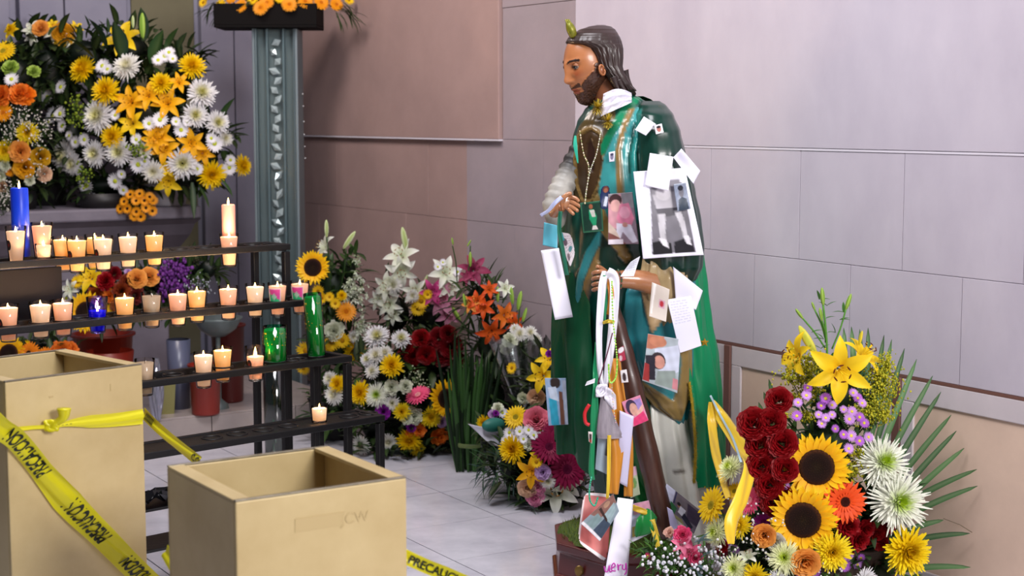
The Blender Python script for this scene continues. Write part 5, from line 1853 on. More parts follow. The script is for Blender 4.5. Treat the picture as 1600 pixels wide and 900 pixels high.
def arrangement(name, label, base, items, cx, cy, R, D0, bulge=.15, group=None, cat='flower arrangement', push=.0, face=.9, fs=1.1):
    """items: (spec, px, py, r px [, dict]); D follows a dome around (cx, cy)"""
    e = empty(name, base, label, cat, group)
    for it in items:
        spec_, px, py, rp = it[:4]
        k = it[4] if len(it) > 4 else {}
        dx, dy = (px - cx) / R[0], (py - cy) / R[1]
        rad = min(1, sqrt(dx * dx + dy * dy))
        D = k.get('D', D0 - bulge * sqrt(1 - rad * rad * .96) - push)
        out = RGT * dx * .9 + UP * (-dy * .8 + .25)
        nrm = (TOCAM * face + out * .75).normalized()
        if 'n' in k:
            a = k['n']; nrm = (RGT * a[0] + UP * a[1] - FWD * a[2]).normalized()
        D += random.uniform(-.012, .012)
        flower(e, spec_, H(px, py, D), nrm, rp * fs * D / 2454 * k.get('s', 1.0), k.get('label'), k.get('roll'))
    return e
# ---------------------------------------------------------------- big arrangement at right
D0 = 4.95
b0_ = H(1300, 900, 4.95); b0_.z = 0
side = dict
R_items = [
    (LY, 1313, 580, 50, dict(n=(-.05, -.05, 1), D=4.70, roll=.5)), (LY, 1240, 556, 38, dict(n=(-.9, .25, .35), D=4.85)), (LY, 1352, 552, 38, dict(n=(.5, .75, .35), D=4.86)),
    (SUN, 1276, 730, 50, dict(n=(-.15, .1, 1), D=4.68)), (SUN, 1255, 812, 51, dict(n=(-.25, .02, 1), D=4.62)),
    (GYM, 1379, 724, 40, dict(n=(.15, .45, .9), D=4.74)), (GYM, 1402, 784, 46, dict(n=(.2, .25, 1), D=4.68)),
    (GO, 1320, 784, 34, dict(n=(.15, .1, 1), D=4.66)),
    (YM2, 1300, 862, 30, dict(n=(-.05, .15, 1), D=4.60)), (('chrysanthemum', '#f4d81a', '#d9b010'), 1417, 860, 38, dict(n=(.25, .05, 1), D=4.66)),
    (RR_, 1217, 626, 18), (RR_, 1178, 663, 22), (RR_, 1205, 660, 20), (RR_, 1187, 696, 19), (RR_, 1223, 693, 20), (RR_, 1190, 729, 20), (RR_, 1226, 733, 18), (RR_, 1202, 758, 19), (RR_, 1209, 785, 18), (RR_, 1222, 770, 14),
    (CR, 1325, 822, 18), (CR, 1342, 842, 17), (CR, 1366, 835, 17), (CR, 1386, 820, 15), (CR, 1333, 852, 13), (CR, 1352, 826, 15), (CR, 1376, 846, 14),
    (GF, 1193, 816, 20, dict(n=(-.4, .8, .5))), (GP, 1172, 782, 24, dict(n=(-.8, .45, .45))), (GY, 1112, 790, 30, dict(n=(-.85, .35, .45), D=4.78)), (GY, 1148, 768, 16, dict(n=(-.5, .6, .6))),
    (CRM, 1143, 732, 22, dict(n=(-.7, .6, .4))), (CRM, 1121, 832, 22, dict(n=(-.8, .2, .5), D=4.72)), (YM2, 1157, 822, 20, dict(n=(-.6, .4, .6), D=4.66)),
    (RO, 1194, 836, 16, dict(D=4.60)), (RO, 1258, 878, 20, dict(D=4.56)), (RW, 1212, 846, 13, dict(D=4.62)),
    (CRM, 1226, 872, 25, dict(n=(-.3, .4, .9), D=4.57)), (CRM, 1148, 888, 20, dict(n=(-.5, .3, .8), D=4.6)), (YM2, 1180, 900, 22, dict(D=4.58)), (WM, 1350, 905, 20, dict(D=4.56)), (WM, 1215, 905, 16, dict(D=4.56)),
    (LW, 1168, 868, 18, dict(n=(-.2, .9, .3), D=4.62)), (CPu, 1160, 818, 10),
    (CR, 1128, 852, 11, dict(D=4.74)),
]
for (x, y, r) in ((1311, 606, 9), (1260, 618, 9), (1247, 629, 8), (1290, 623, 10), (1300, 633, 8), (1283, 634, 8), (1340, 622, 9), (1347, 630, 8), (1333, 614, 8), (1245, 650, 9), (1284, 662, 8), (1290, 653, 8), (1279, 648, 7), (1327, 655, 10), (1331, 643, 9),
                  (1343, 652, 9), (1350, 661, 9), (1318, 640, 7), (1305, 670, 7), (1330, 681, 10), (1318, 679, 8), (1343, 689, 9), (1357, 683, 9), (1326, 701, 9), (1232, 744, 9), (1225, 758, 9), (1236, 768, 9), (1222, 781, 7), (1325, 867, 10), (1345, 872, 8),
                  (1320, 884, 11), (1340, 882, 8), (1252, 898, 11), (1273, 896, 10), (1149, 858, 8), (1156, 877, 8), (1137, 848, 6), (1228, 712, 7), (1215, 745, 6), (1262, 606, 8), (1300, 648, 7)):
    R_items.append((random.choice([DP, DPL, DPL]), x, y, r))
right = arrangement('flower_arrangement', 'large funeral style spray with sunflowers, yellow lilies, red roses and palm leaves against right wall', b0_, R_items, 1270, 760, (190, 220), 4.98, .30)
right['label'] = 'large mixed arrangement with two sunflowers, yellow lilies, red roses and palm leaves'
for (x0, y0, x1, y1, L_, sp_, lab) in ((1292, 562, 1286, 475, 15, BUD, 1), (1300, 545, 1322, 482, 14, BUD, 1), (1290, 530, 1273, 484, 8, BUD, 1), (1290, 545, 1254, 497, 11, BUD, 1), (1290, 535, 1284, 500, 12, BUD, 1)):
    q = MB(); A = H(x0, y0, 4.87); B = H(x1, y1, 4.85)
    q.tube(fit([A, A.lerp(B, .5) + RGT * .004, B], 8), .0028, 6, lin('#4f8a2c')); q.build('stem', m_stem, right)
    d = (B - A).normalized()
    flower(right, sp_, B + d * L_ * 4.85 / 2454 * .8, d, L_ * 4.85 / 2454)
stems(right, [((1286, 475, 4.85), (1292, 600, 4.87))], .0035, '#4f8a2c')
flower(right, BUDY, H(1262, 532, 4.86), (UP + RGT * -.6).normalized(), 28 * 4.86 / 2454)
flower(right, ('lily_bud', '#d9c83a', '#ecd840'), H(1345, 528, 4.88), (UP + RGT * .2), 12 * 4.86 / 2454)
q = MB(); rr = random.Random(8)
for (x, y) in ((1290, 498), (1280, 468), (1287, 530), (1305, 520), (1283, 545), (1300, 560), (1268, 520), (1312, 500), (1292, 478), (1278, 560), (1318, 488)):
    for _ in range(2):
        leaf_blade(q, H(x, y, 4.86), RGT * rr.uniform(-1, 1) + UP * rr.uniform(.1, .8) - FWD * rr.uniform(-.3, .5), .035, .010, lin('#3c7a2a'), .3)
o = q.build('lily_leaves', m_leaf, right); o['kind'] = 'stuff'
# long palm blades, each a part
palm_tips = [(1318, 512, 1322, 640), (1330, 510, 1335, 640), (1343, 514, 1345, 640), (1356, 512, 1352, 650), (1381, 523, 1350, 690), (1393, 530, 1356, 700), (1413, 544, 1362, 715), (1432, 561, 1366, 730), (1457, 587, 1372, 745), (1470, 612, 1378, 760),
             (1486, 648, 1384, 775), (1494, 673, 1390, 790), (1526, 733, 1400, 795), (1527, 759, 1400, 815), (1515, 833, 1405, 850), (1516, 886, 1400, 892), (1474, 812, 1395, 840), (1201, 592, 1220, 680), (1193, 612, 1215, 690), (1185, 628, 1208, 700), (1506, 700, 1396, 800)]
for (tx, ty, bx, by) in palm_tips:
    wD = lambda px: WX / (SY + CY * (px - 800) / 2454) - .05
    q = MB(); A = H(bx, by, min(5.02, wD(bx + 40))); B = H(tx, ty, min(5.04, wD(tx)) - random.uniform(0, .04))
    d = (B - A); L_ = d.length
    s = d.normalized().cross(-FWD).normalized(); n = 10
    rows, cols = [], []
    c1 = random.choice([lin('#3d6a3c'), lin('#4f7d4a'), lin('#2f5a34')])
    for i in range(n + 1):
        t = i / n
        p = A.lerp(B, t) + UP * .012 * sin(pi * t) * (1 if tx > 1400 else 0) - FWD * .01 * sin(pi * t)
        w = .021 * (.35 + .65 * sin(pi * min(1, .15 + .85 * t)) ** .8) if i < n else .0008
        rows.append([p - s * w / 2 - FWD * .004, p, p + s * w / 2 - FWD * .004]); cols.append([c1, mix(c1, (.5, .6, .35), .25), c1])
    q.grid(rows, cols); q.build('palm_leaf', m_leaf, right)
q = MB(); q.tube([H(x, y, 4.84) for x, y in ((1474, 810), (1500, 820), (1519, 832))], .0012, 5, lin('#5a4a34')); q.build('bent_stem', m_stem, right)
# golden rod
rr = random.Random(11); q = MB()
for (x, y, ex, ey, n) in ((1262, 572, 26, 22, 260), (1240, 590, 26, 14, 130), (1250, 620, 22, 10, 90), (1218, 648, 18, 8, 80), (1272, 600, 20, 22, 160), (1378, 600, 26, 36, 420), (1385, 570, 10, 20, 120), (1360, 640, 30, 22, 260), (1376, 650, 22, 12, 120), (1322, 735, 26, 18, 240), (1300, 820, 22, 10, 130), (1262, 650, 16, 8, 70), (1340, 708, 12, 8, 70), (1370, 585, 12, 10, 60)):
    for _ in range(int(n * 1.6)):
        px, py = x + rr.gauss(0, .5) * ex, y + rr.gauss(0, .5) * ey
        p = H(px, py, 4.84 + rr.uniform(-.03, .05) - (.1 if y > 700 else 0))
        q.sphere(p, rr.uniform(.0024, .0046), 4, 3, mix(lin('#8f9a22'), lin('#d3c832'), rr.random()))
    for _ in range(max(4, n // 25)):
        q.tube([H(x + rr.gauss(0, .4) * ex, y + rr.gauss(0, .4) * ey, 4.85), H(x + (1290 - x) * .3, y + 40, 4.9)], .0010, 3, lin('#4a6a24'))
o = q.build('goldenrod', m_petal, right); o['kind'] = 'stuff'
foliage(right, [(1290, 700, 4.93, 85, 90, .14), (1290, 830, 4.86, 120, 95, .17), (1200, 740, 4.98, 45, 90, .12), (1370, 800, 4.86, 60, 80, .12), (1170, 840, 4.9, 60, 60, .14), (1350, 900, 4.85, 90, 60, .18), (1215, 900, 4.8, 90, 50, .16), (1310, 620, 4.95, 60, 55, .08)], 22, .07, .022, GREENS, 21)
sprigs(right, [(1170, 830, 4.64), (1185, 850, 4.6), (1140, 862, 4.64), (1205, 820, 4.62), (1160, 800, 4.68), (1290, 895, 4.6)], ('#f2f0f4', '#dfe2d8'), 3, 'baby_breath', .0038, 16, .045)
# basket that carries it
q = MB(); q.lathe([(.001, 0), (.15, 0), (.16, .02), (.19, .24), (.20, .25), (.18, .25), (.15, .03)], 28, Matrix.Translation(b0_)); q.build('basket', mat('dark_basket', '#3a2a1e', rough=.7, bump=.6, bscale=90), right)

# ---------------------------------------------------------------- small pink bouquet at the statue's foot
b1_ = H(1080, 900, 4.78); b1_.z = 0
small = arrangement('flower_pot', 'small potted bouquet of pink blooms and baby breath right of the statue base', b1_, [
    (('lily', '#e8487e', '#f29ab4', '#8a2a3a'), 1078, 862, 20), (('carnation', '#e23a72', '#f0709a'), 1066, 836, 14), (('lily', '#ec6a94', '#f4b0c4', '#8a2a3a'), 1066, 850, 17), (CPc, 1046, 832, 9), (('carnation', '#d83c70', '#ea6a94'), 1086, 872, 12), (('carnation', '#7a1c34', '#8c2440'), 1127, 862, 11), (('daisy', '#c8306a', '#eac050'), 1012, 868, 5)],
    1075, 870, (60, 55), 4.86, .14)
foliage(small, [(1040, 880, 4.86, 45, 30, .1), (1085, 890, 4.82, 50, 40, .12), (1015, 862, 4.9, 28, 14, .06)], 90, .038, .009, [lin('#3a6a24'), lin('#4d7f2c'), lin('#2c5620')], 5)
q = MB()
for (x, y, a) in ((1085, 848, 20), (1092, 850, 60), (1080, 880, -20), (1088, 892, -60), (1074, 890, 10), (1095, 872, 40)):
    leaf_blade(q, H(x, y, 4.72), RGT * cos(radians(a)) + UP * sin(radians(a)) - FWD * .3, .06, .026, lin('#6f8a94'), .2)
    q.build('silver_leaf', m_leaf, small); q = MB()
sprigs(small, [(1055, 865, 4.72), (1040, 885, 4.72), (1100, 865, 4.7), (1110, 885, 4.7), (1075, 895, 4.68), (1022, 880, 4.74), (1125, 880, 4.7)], ('#f4f2f6', '#e4e6ee'), 4, 'baby_breath', .0052, 22, .045)
q = MB(); q.lathe([(.001, 0), (.07, 0), (.075, .01), (.095, .155), (.10, .16), (.088, .16), (.07, .02)], 28, Matrix.Translation(b1_)); q.build('red_pot', mat('red_pot_plastic', '#9c1e18', rough=.35), small)
# ---------------------------------------------------------------- arrangements behind the rack, on the floor
def fb(px, py, D):
    p = H(px, py, D); p.z = 0; return p


def pot(parent, base, r, h, m, name='pot', z0=0.0):
    q = MB(); q.lathe([(.001, z0), (r * .75, z0), (r * .8, z0 + .01), (r, z0 + h - .01), (r * 1.05, z0 + h), (r * .92, z0 + h), (r * .75, z0 + .03)], 24, Matrix.Translation((base.x, base.y, 0)))
    return q.build(name, m, parent)


m_dpot = mat('dark_pot', '#1c1a1c', rough=.5)
m_rpot = mat('terracotta_red_pot', '#7c1f10', rough=.4)
GRP = 'flower offerings along the back wall'
A1 = arrangement('flower_arrangement', 'tall arrangement with lone sunflower and white stock spikes right of the rack', fb(520, 690, 7.75), [
    (SUN, 489, 418, 25, dict(n=(-.1, .15, 1), D=7.5)), (LW, 505, 385, 24, dict(n=(-.9, .4, .4))), (GOY, 541, 487, 16, dict(n=(.2, .4, .9))), (DY, 497, 455, 10), (DY, 503, 466, 9), (DY, 515, 464, 8), (DY, 524, 474, 9), (CW, 522, 517, 16),
    (DY, 518, 535, 14), (DY, 535, 532, 13), (DY, 512, 542, 12), (WM2, 552, 526, 9), (YM, 554, 548, 17), (DY, 478, 548, 16), (DY, 474, 575, 12), (YM, 534, 462, 8)], 520, 470, (80, 110), 7.75, .18, face=1)
for (x, y, L_, a) in ((510, 357, 14, 0), (546, 375, 17, 35), (632, 372, 1, 0)):
    if L_ > 1: flower(A1, BUDW, H(x, y, 7.6), UP * cos(radians(a)) + RGT * sin(radians(a)), L_ * 7.6 / 2454)
stems(A1, [((510, 370, 7.6), (516, 450, 7.7)), ((541, 390, 7.6), (530, 460, 7.7)), ((555, 470, 7.65), (545, 560, 7.7))])
rr = random.Random(2); q = MB()
for (x0, y0, y1) in ((556, 400, 475), (547, 430, 480), (566, 440, 530), (563, 500, 540)):
    for i in range(46):
        t = rr.random(); y = y0 + (y1 - y0) * t
        p = H(x0 + rr.gauss(0, 3.5 + 3 * t), y, 7.62 + rr.uniform(-.03, .03))
        for k in range(4):
            a = rr.uniform(0, 6.28); s = RGT * cos(a) + UP * sin(a) - FWD * .5
            leaf_blade(q, p, s, .016, .012, mix(lin('#e9ece2'), lin('#c2d4a0'), rr.random() * (1 - t)), .3, n=2)
o = q.build('white_stock_spikes', m_petal, A1); o['kind'] = 'stuff'
foliage(A1, [(520, 450, 7.75, 45, 60, .12), (525, 540, 7.7, 55, 60, .15), (520, 640, 7.7, 45, 60, .15), (545, 420, 7.75, 22, 35, .06)], 26, .10, .03, GREENS, 31)
pot(A1, fb(520, 690, 7.75), .12, .2, m_dpot)

A2 = arrangement('flower_arrangement', 'low mixed arrangement of white mums, pink gerbera and a sunflower on the floor', fb(620, 715, 7.5), [
    (WM, 590, 527, 19), (WM, 627, 530, 15), (WM2, 588, 556, 15), (WM2, 582, 580, 12), (WM2, 602, 552, 12), (WM, 574, 562, 11), (YM, 612, 572, 18, dict(D=7.18)),
    (YM, 563, 614, 18), (GYM, 589, 617, 18), (CW, 612, 605, 12), (CW, 634, 604, 11), (WM2, 613, 630, 12), (GP, 653, 617, 20, dict(n=(-.3, .8, .5))), (YM2, 628, 643, 14), (CW, 648, 650, 13), (CW, 636, 655, 9), (YM2, 673, 652, 16),
    (YM, 639, 688, 19), (COr, 655, 672, 11), (COr, 686, 682, 14), (CPu, 599, 643, 12), (CPu, 704, 685, 10), (CL, 690, 658, 10), (CPu, 643, 668, 8), (SUN, 697, 623, 28, dict(n=(.5, .2, .8), D=7.2)),
    (GYM, 694, 714, 16), (WM2, 670, 721, 15), (WM2, 607, 690, 14), (WM2, 622, 706, 12), (YM, 528, 600, 14), (WM2, 523, 617, 16), (WM2, 516, 592, 12), (WM2, 565, 695, 15), (DW, 700, 612, 6), (COr, 640, 676, 7), (YM2, 650, 700, 13)],
    620, 620, (120, 110), 7.5, .3, face=1)
foliage(A2, [(600, 590, 7.5, 65, 75, .2), (650, 660, 7.45, 75, 60, .22), (585, 660, 7.45, 45, 55, .18), (620, 700, 7.35, 80, 22, .15), (700, 680, 7.4, 30, 40, .12)], 26, .10, .03, DARKG + GREENS[:2], 32)
sprigs(A2, [(650, 590, 7.3), (640, 640, 7.25), (660, 600, 7.3)], ('#c9ccb0', '#6a8a4a'), 6, 'filler_sprigs', .005, 30, .05)
pot(A2, fb(620, 715, 7.5), .14, .18, m_dpot)

A3 = arrangement('rose_bouquet', 'bunch of red and dark crimson roses behind the white mums', fb(690, 640, 7.6), [
    (RR_, 636, 540, 14), (RR_, 658, 530, 13), (RR_, 666, 554, 13), (RR_, 645, 557, 12), (RR_, 650, 570, 10), (RD, 686, 528, 14), (RD, 704, 542, 16), (RD, 690, 555, 15), (RD, 672, 540, 12), (RD, 712, 562, 12), (RD, 700, 522, 12)], 680, 545, (60, 40), 7.58, .12)
foliage(A3, [(675, 560, 7.6, 60, 50, .14), (685, 620, 7.6, 55, 60, .14)], 24, .10, .035, DARKG, 33)
pot(A3, fb(690, 640, 7.6), .11, .25, m_dpot)

A4 = arrangement('lily_bouquet', 'tall white and pink lilies in front of the pink wall', fb(650, 650, 7.88), [
    (LW, 626, 398, 26, dict(n=(-.3, .5, .8))), (LW, 627, 425, 24, dict(n=(.1, -.2, 1))), (LW, 603, 448, 22, dict(n=(-.4, .1, .8))), (LW, 607, 476, 20, dict(n=(-.2, 0, 1))), (WM2, 616, 446, 13), (LW, 648, 455, 20), (CW, 612, 443, 12), (LW, 696, 425, 24, dict(n=(.2, .3, 1))), (LW, 702, 448, 20),
    (LP, 690, 468, 26, dict(n=(0, .1, 1))), (('lily', '#cf4a8c', '#a82c6a', '#5a1a2a'), 676, 457, 20), (DY, 658, 470, 14), (DY, 653, 482, 12), (DY, 668, 460, 8), (LP, 700, 492, 20), (DW, 684, 417, 7), (DW, 692, 410, 6), (LW, 590, 470, 16), (WM2, 645, 462, 10), (LW, 614, 492, 16)],
    650, 450, (80, 90), 7.88, .15, face=1)
for (x, y, L_, a, s_) in ((632, 374, 20, -10, BUDW), (664, 440, 12, 20, BUDW), (713, 490, 14, 150, BUD)):
    flower(A4, s_, H(x, y, 7.78), UP * cos(radians(a)) + RGT * sin(radians(a)), L_ * 7.78 / 2454)
foliage(A4, [(620, 490, 7.88, 40, 50, .1), (670, 500, 7.88, 55, 50, .1), (650, 560, 7.88, 60, 60, .12)], 24, .12, .022, DARKG + GREENS[:1], 34)
pot(A4, fb(650, 650, 7.88), .11, .3, m_dpot)

A5 = arrangement('lily_bouquet', 'dark pink stargazer and orange red lilies in a tall bunch', fb(765, 660, 7.3), [
    (LM, 741, 420, 24, dict(n=(.2, .4, .8))), (LM, 730, 432, 14), (LO, 755, 480, 18), (LO, 768, 520, 22, dict(n=(0, -.3, 1))), (LO, 745, 470, 16), (('lily', '#e8662a', '#e0901c', '#3c1c10'), 790, 493, 20), (LO, 805, 505, 14), (('lily', '#ee9a4a', '#e0901c', '#3c1c10'), 735, 475, 14), (LO, 765, 452, 14), (LW, 790, 450, 14), (DW, 715, 425, 8)],
    765, 480, (60, 80), 7.3, .12)
for (x, y, L_, a) in ((812, 470, 16, 10), (800, 462, 14, -5), (735, 405, 12, 0), (707, 377, 6, -10), (820, 492, 12, 15), (778, 460, 13, 0), (726, 470, 12, -10), (733, 380, 6, 30)):
    flower(A5, BUD, H(x, y, 7.2), UP * cos(radians(a)) + RGT * sin(radians(a)), L_ * 7.2 / 2454)
stems(A5, [((707, 384, 7.2), (714, 440, 7.25)), ((735, 384, 7.2), (728, 440, 7.25)), ((812, 480, 7.2), (800, 560, 7.25))], .0028)
foliage(A5, [(750, 470, 7.33, 45, 45, .09), (775, 540, 7.3, 60, 55, .12), (760, 620, 7.3, 60, 60, .14)], 26, .13, .022, GREENS[:3] + DARKG, 35)
pot(A5, fb(765, 660, 7.3), .12, .25, m_dpot)

# bundle of long green leaves standing on the floor
b_ = fb(735, 742, 6.98)
reed = empty('reed_bundle', b_, 'upright bundle of long dark green blades standing on the tiles', 'leaves')
rr = random.Random(12)
for k in range(64):
    q = MB(); bx = 735 + rr.uniform(-22, 20); by = 742 + rr.uniform(-6, 2)
    A = H(bx, by, 7.0 + rr.uniform(-.05, .05)); A.z = max(.004, A.z - .01)
    if A.z > .03: A.z = .01
    tx = 735 + (bx - 735) * rr.uniform(1.0, 2.0) + rr.uniform(-14, 14); ty = rr.uniform(515, 640)
    B = H(tx, ty, 7.0 + rr.uniform(-.1, .1)); s = (B - A).normalized().cross(-FWD).normalized()
    rows, cols = [], []
    c1 = rr.choice([lin('#152c10'), lin('#203f17'), lin('#10240e'), lin('#345a26')])
    lean = rr.uniform(-.04, .04)
    for i in range(8):
        t = i / 7
        p = A.lerp(B, t) + RGT * lean * t * t; w = .016 * (.45 + .55 * sin(pi * (.1 + .85 * t))) if i < 7 else .001
        rows.append([p - s * w / 2, p - FWD * .003, p + s * w / 2]); cols.append([c1] * 3)
    q.grid(rows, cols); q.build('blade', m_leaf, reed)
q = MB(); c = fb(735, 742, 6.98)
q.lathe([(.062, .12), (.064, .13), (.062, .14)], 16, Matrix.Translation(c)); q.build('tie', mat('twine', '#5a6a3a', rough=.8), reed)

# cellophane bouquet
b_ = fb(815, 690, 7.1)
A6 = arrangement('wrapped_bouquet', 'white flowers wrapped in a clear cellophane cone behind the statue', b_, [
    (CW, 797, 532, 12), (WM2, 812, 522, 12), (WM2, 828, 520, 11), (WM2, 805, 515, 9), (CW, 791, 545, 10), (WM2, 838, 530, 9)], 815, 530, (35, 25), 7.15, .08)
q = MB(); G = []
for i in range(20):
    t = i / 19
    r = .035 + .10 * t ** 1.1
    c = H(832 - 20 * t, 680 - 150 * t, 7.12)
    G.append([c + RGT * (r * cos(a) * (1 + .08 * sin(7 * a + 3 * t))) + FWD * (r * .8 * sin(a)) + UP * (.02 * t * sin(5 * a)) for a in [2 * pi * k / 40 for k in range(40)]])
q.grid(G, close=True); q.build('cellophane', glassmat('cellophane_film', '#cfd6d6', .26, .18), A6)
foliage(A6, [(820, 580, 7.15, 22, 50, .06), (818, 640, 7.15, 20, 50, .05)], 30, .08, .02, DARKG, 36)
A7 = arrangement('lily_bouquet', 'yellow lilies leaning against the left edge of the cape', fb(850, 700, 6.75), [
    (LY, 846, 588, 26, dict(n=(-.4, .1, .9), D=6.5)), (LY, 858, 560, 22, dict(n=(-.2, .4, .8), D=6.5)), (RC, 838, 620, 12, dict(D=6.55)), (CW, 818, 622, 10, dict(D=6.6)), (CPu, 858, 553, 6, dict(D=6.45)), (DY, 800, 575, 10, dict(D=6.7))], 845, 590, (40, 50), 6.7, .1)
foliage(A7, [(850, 600, 6.75, 40, 60, .1), (835, 660, 6.75, 50, 50, .12)], 26, .09, .03, DARKG, 37)
pot(A7, fb(850, 700, 6.75), .09, .2, m_dpot)

# front basket with magenta gerberas
A8 = arrangement('flower_basket', 'low basket with magenta gerberas, yellow mums and white lily left of the statue', fb(860, 790, 6.42), [
    (GY, 806, 652, 19), (YM, 802, 702, 22), (RP, 838, 656, 17), (GM, 858, 698, 26), (GM, 886, 733, 32), (GM, 866, 676, 20), (GM, 842, 690, 14), (LYO, 830, 738, 24), (LW, 868, 765, 36, dict(n=(.1, .2, 1))), (CP_, 836, 776, 15), (CP_, 841, 760, 12), (CL, 848, 737, 13),
    (DW, 796, 676, 10), (DW, 812, 674, 9), (DW, 826, 672, 9), (DW, 790, 688, 8), (DW, 818, 686, 8), (DW, 834, 680, 8), (DW, 806, 685, 7), (CW, 891, 797, 11), (RC, 824, 762, 13), (WM2, 856, 752, 12), (DY, 838, 722, 10), (LY, 842, 712, 14), (DW, 845, 672, 7), (LW, 888, 758, 24), (CW, 826, 695, 9)],
    850, 715, (80, 95), 6.45, .25, face=1)
foliage(A8, [(850, 700, 6.45, 60, 70, .18), (850, 770, 6.42, 60, 40, .18), (800, 730, 6.45, 40, 50, .14), (885, 760, 6.4, 45, 40, .15)], 28, .09, .028, DARKG, 38)
foliage(A8, [(790, 735, 6.4, 45, 32, .1), (828, 790, 6.35, 24, 26, .08)], 60, .11, .007, [lin('#14402c'), lin('#1b4a26'), lin('#0f3440')], 39, name='fern_fringe', core=False)
q = MB(); c = fb(860, 790, 6.42)
q.lathe([(.001, 0), (.10, 0), (.13, .03), (.155, .10), (.15, .11), (.12, .05)], 26, Matrix.Translation(c)); q.build('basket', mat('black_pot', '#0d0c0d', rough=.25), A8)
o = paper('paper_wrap', 'white paper cone edge beside the reed bundle and basket', 'paper', [(731, 661), (790, 672), (790, 700), (768, 694)], bg='#cdccd8', D=6.5, curl=.01)
q = MB(); q.sphere(H(771, 664, 6.48), .055, 18, 12, (1, 1, 1), (1, .5, .55)); o = recentre(q.build('cloth_bundle', mat('teal_cloth', '#1e6a5e', rough=.5))); tag(o, 'teal cloth bundle lying in the white paper cone', 'bundle')
A9 = arrangement('wrapped_bouquet', 'few yellow and striped flowers in the white paper cone', fb(760, 700, 6.62), [(YM, 757, 661, 12, dict(D=6.55)), (CPu, 775, 646, 5, dict(D=6.55)), (DW, 785, 645, 9, dict(D=6.55)), (CL, 770, 648, 8, dict(D=6.55)), (CW, 778, 638, 9, dict(D=6.56))], 770, 655, (30, 20), 6.6, .02)
foliage(A9, [(765, 690, 6.62, 30, 40, .08)], 30, .08, .02, DARKG, 41)

# ---------------------------------------------------------------- offerings on the platform behind the rack
def pb(px, D):
    D = max(D, 7.6 if px < 100 else D)
    return Hz(px, PH, D)


B1 = arrangement('flower_arrangement', 'sunflower, yellow lily and rust carnations seen through the rack', pb(160, 7.7), [
    (SUN, 135, 488, 30, dict(n=(-.1, .2, 1), D=7.4)), (LY, 140, 433, 24), (DY, 122, 440, 12), (LW, 108, 452, 16), (DW, 104, 466, 10), (CR, 165, 440, 14), (('carnation', '#8a3a14', '#a84c1c'), 150, 462, 14), (COr, 172, 462, 11), (('carnation', '#7a2c14', '#94401c'), 190, 455, 14),
    (('carnation', '#6a2414', '#8c3c20'), 200, 440, 12), (COr, 158, 478, 10), (('carnation', '#8a4420', '#a05a2c'), 185, 478, 12), (RO, 214, 436, 13), (RO, 233, 433, 13), (CL, 200, 425, 6), (DY, 174, 482, 9), (('carnation', '#5a1c1c', '#7a2c24'), 212, 462, 14), (RD, 178, 428, 10)],
    165, 460, (80, 55), 7.7, .15, face=1)
foliage(B1, [(160, 465, 7.75, 70, 45, .12), (220, 460, 7.75, 45, 45, .12), (240, 440, 7.8, 45, 35, .1)], 22, .10, .03, DARKG + GREENS[:1], 51)
q = MB(); q.lathe([(.001, PH), (.09, PH), (.12, PH + .3), (.11, PH + .3), (.08, PH + .02)], 24, Matrix.Translation((pb(165, 7.7).x, pb(165, 7.7).y, 0))); q.build('red_pot', m_rpot, B1)
B2 = arrangement('flower_arrangement', 'row of orange sunflowers low behind the tall gold box', pb(60, 7.4), [
    (SUN, 14, 552, 26, dict(n=(0, .3, 1))), (('gerbera', '#ef8a1c', '#2a120a'), 45, 552, 18), (COr, 96, 550, 17), (('gerbera', '#ef8a1c', '#2a120a'), 72, 556, 14), (COr, 110, 546, 12), (DY, 40, 540, 9)], 60, 560, (80, 40), 7.4, .1)
foliage(B2, [(30, 560, 7.4, 50, 30, .1), (90, 560, 7.4, 45, 30, .1), (60, 540, 7.5, 70, 20, .08)], 24, .08, .03, DARKG, 52)
pot(B2, pb(60, 7.4), .13, .2, m_rpot, z0=PH)
# purple statice in a pot
B3 = empty('statice_bouquet', pb(274, 7.75), 'tall dark purple statice bunch with baby breath behind the rack', 'flower arrangement')
sprigs(B3, [(262, 430, 7.7), (282, 428, 7.7), (272, 448, 7.68), (285, 452, 7.7), (260, 452, 7.7), (275, 420, 7.72)], ('#5a2470', '#7c3c94'), 7, 'purple_statice', .011, 60, .05)
sprigs(B3, [(300, 446, 7.65), (318, 450, 7.65)], ('#b9bcc8', '#8a8c98'), 8, 'baby_breath', .0045, 40, .05)
foliage(B3, [(290, 420, 7.8, 45, 22, .08), (275, 480, 7.8, 32, 30, .08), (325, 420, 7.8, 30, 26, .08)], 24, .09, .03, DARKG, 53)
q = MB(); p = pb(274, 7.75); q.lathe([(.001, PH), (.05, PH), (.06, PH + .35), (.055, PH + .35)], 20, Matrix.Translation((p.x, p.y, 0))); q.build('grey_vase', mat('grey_vase', '#565a70', rough=.3), B3)
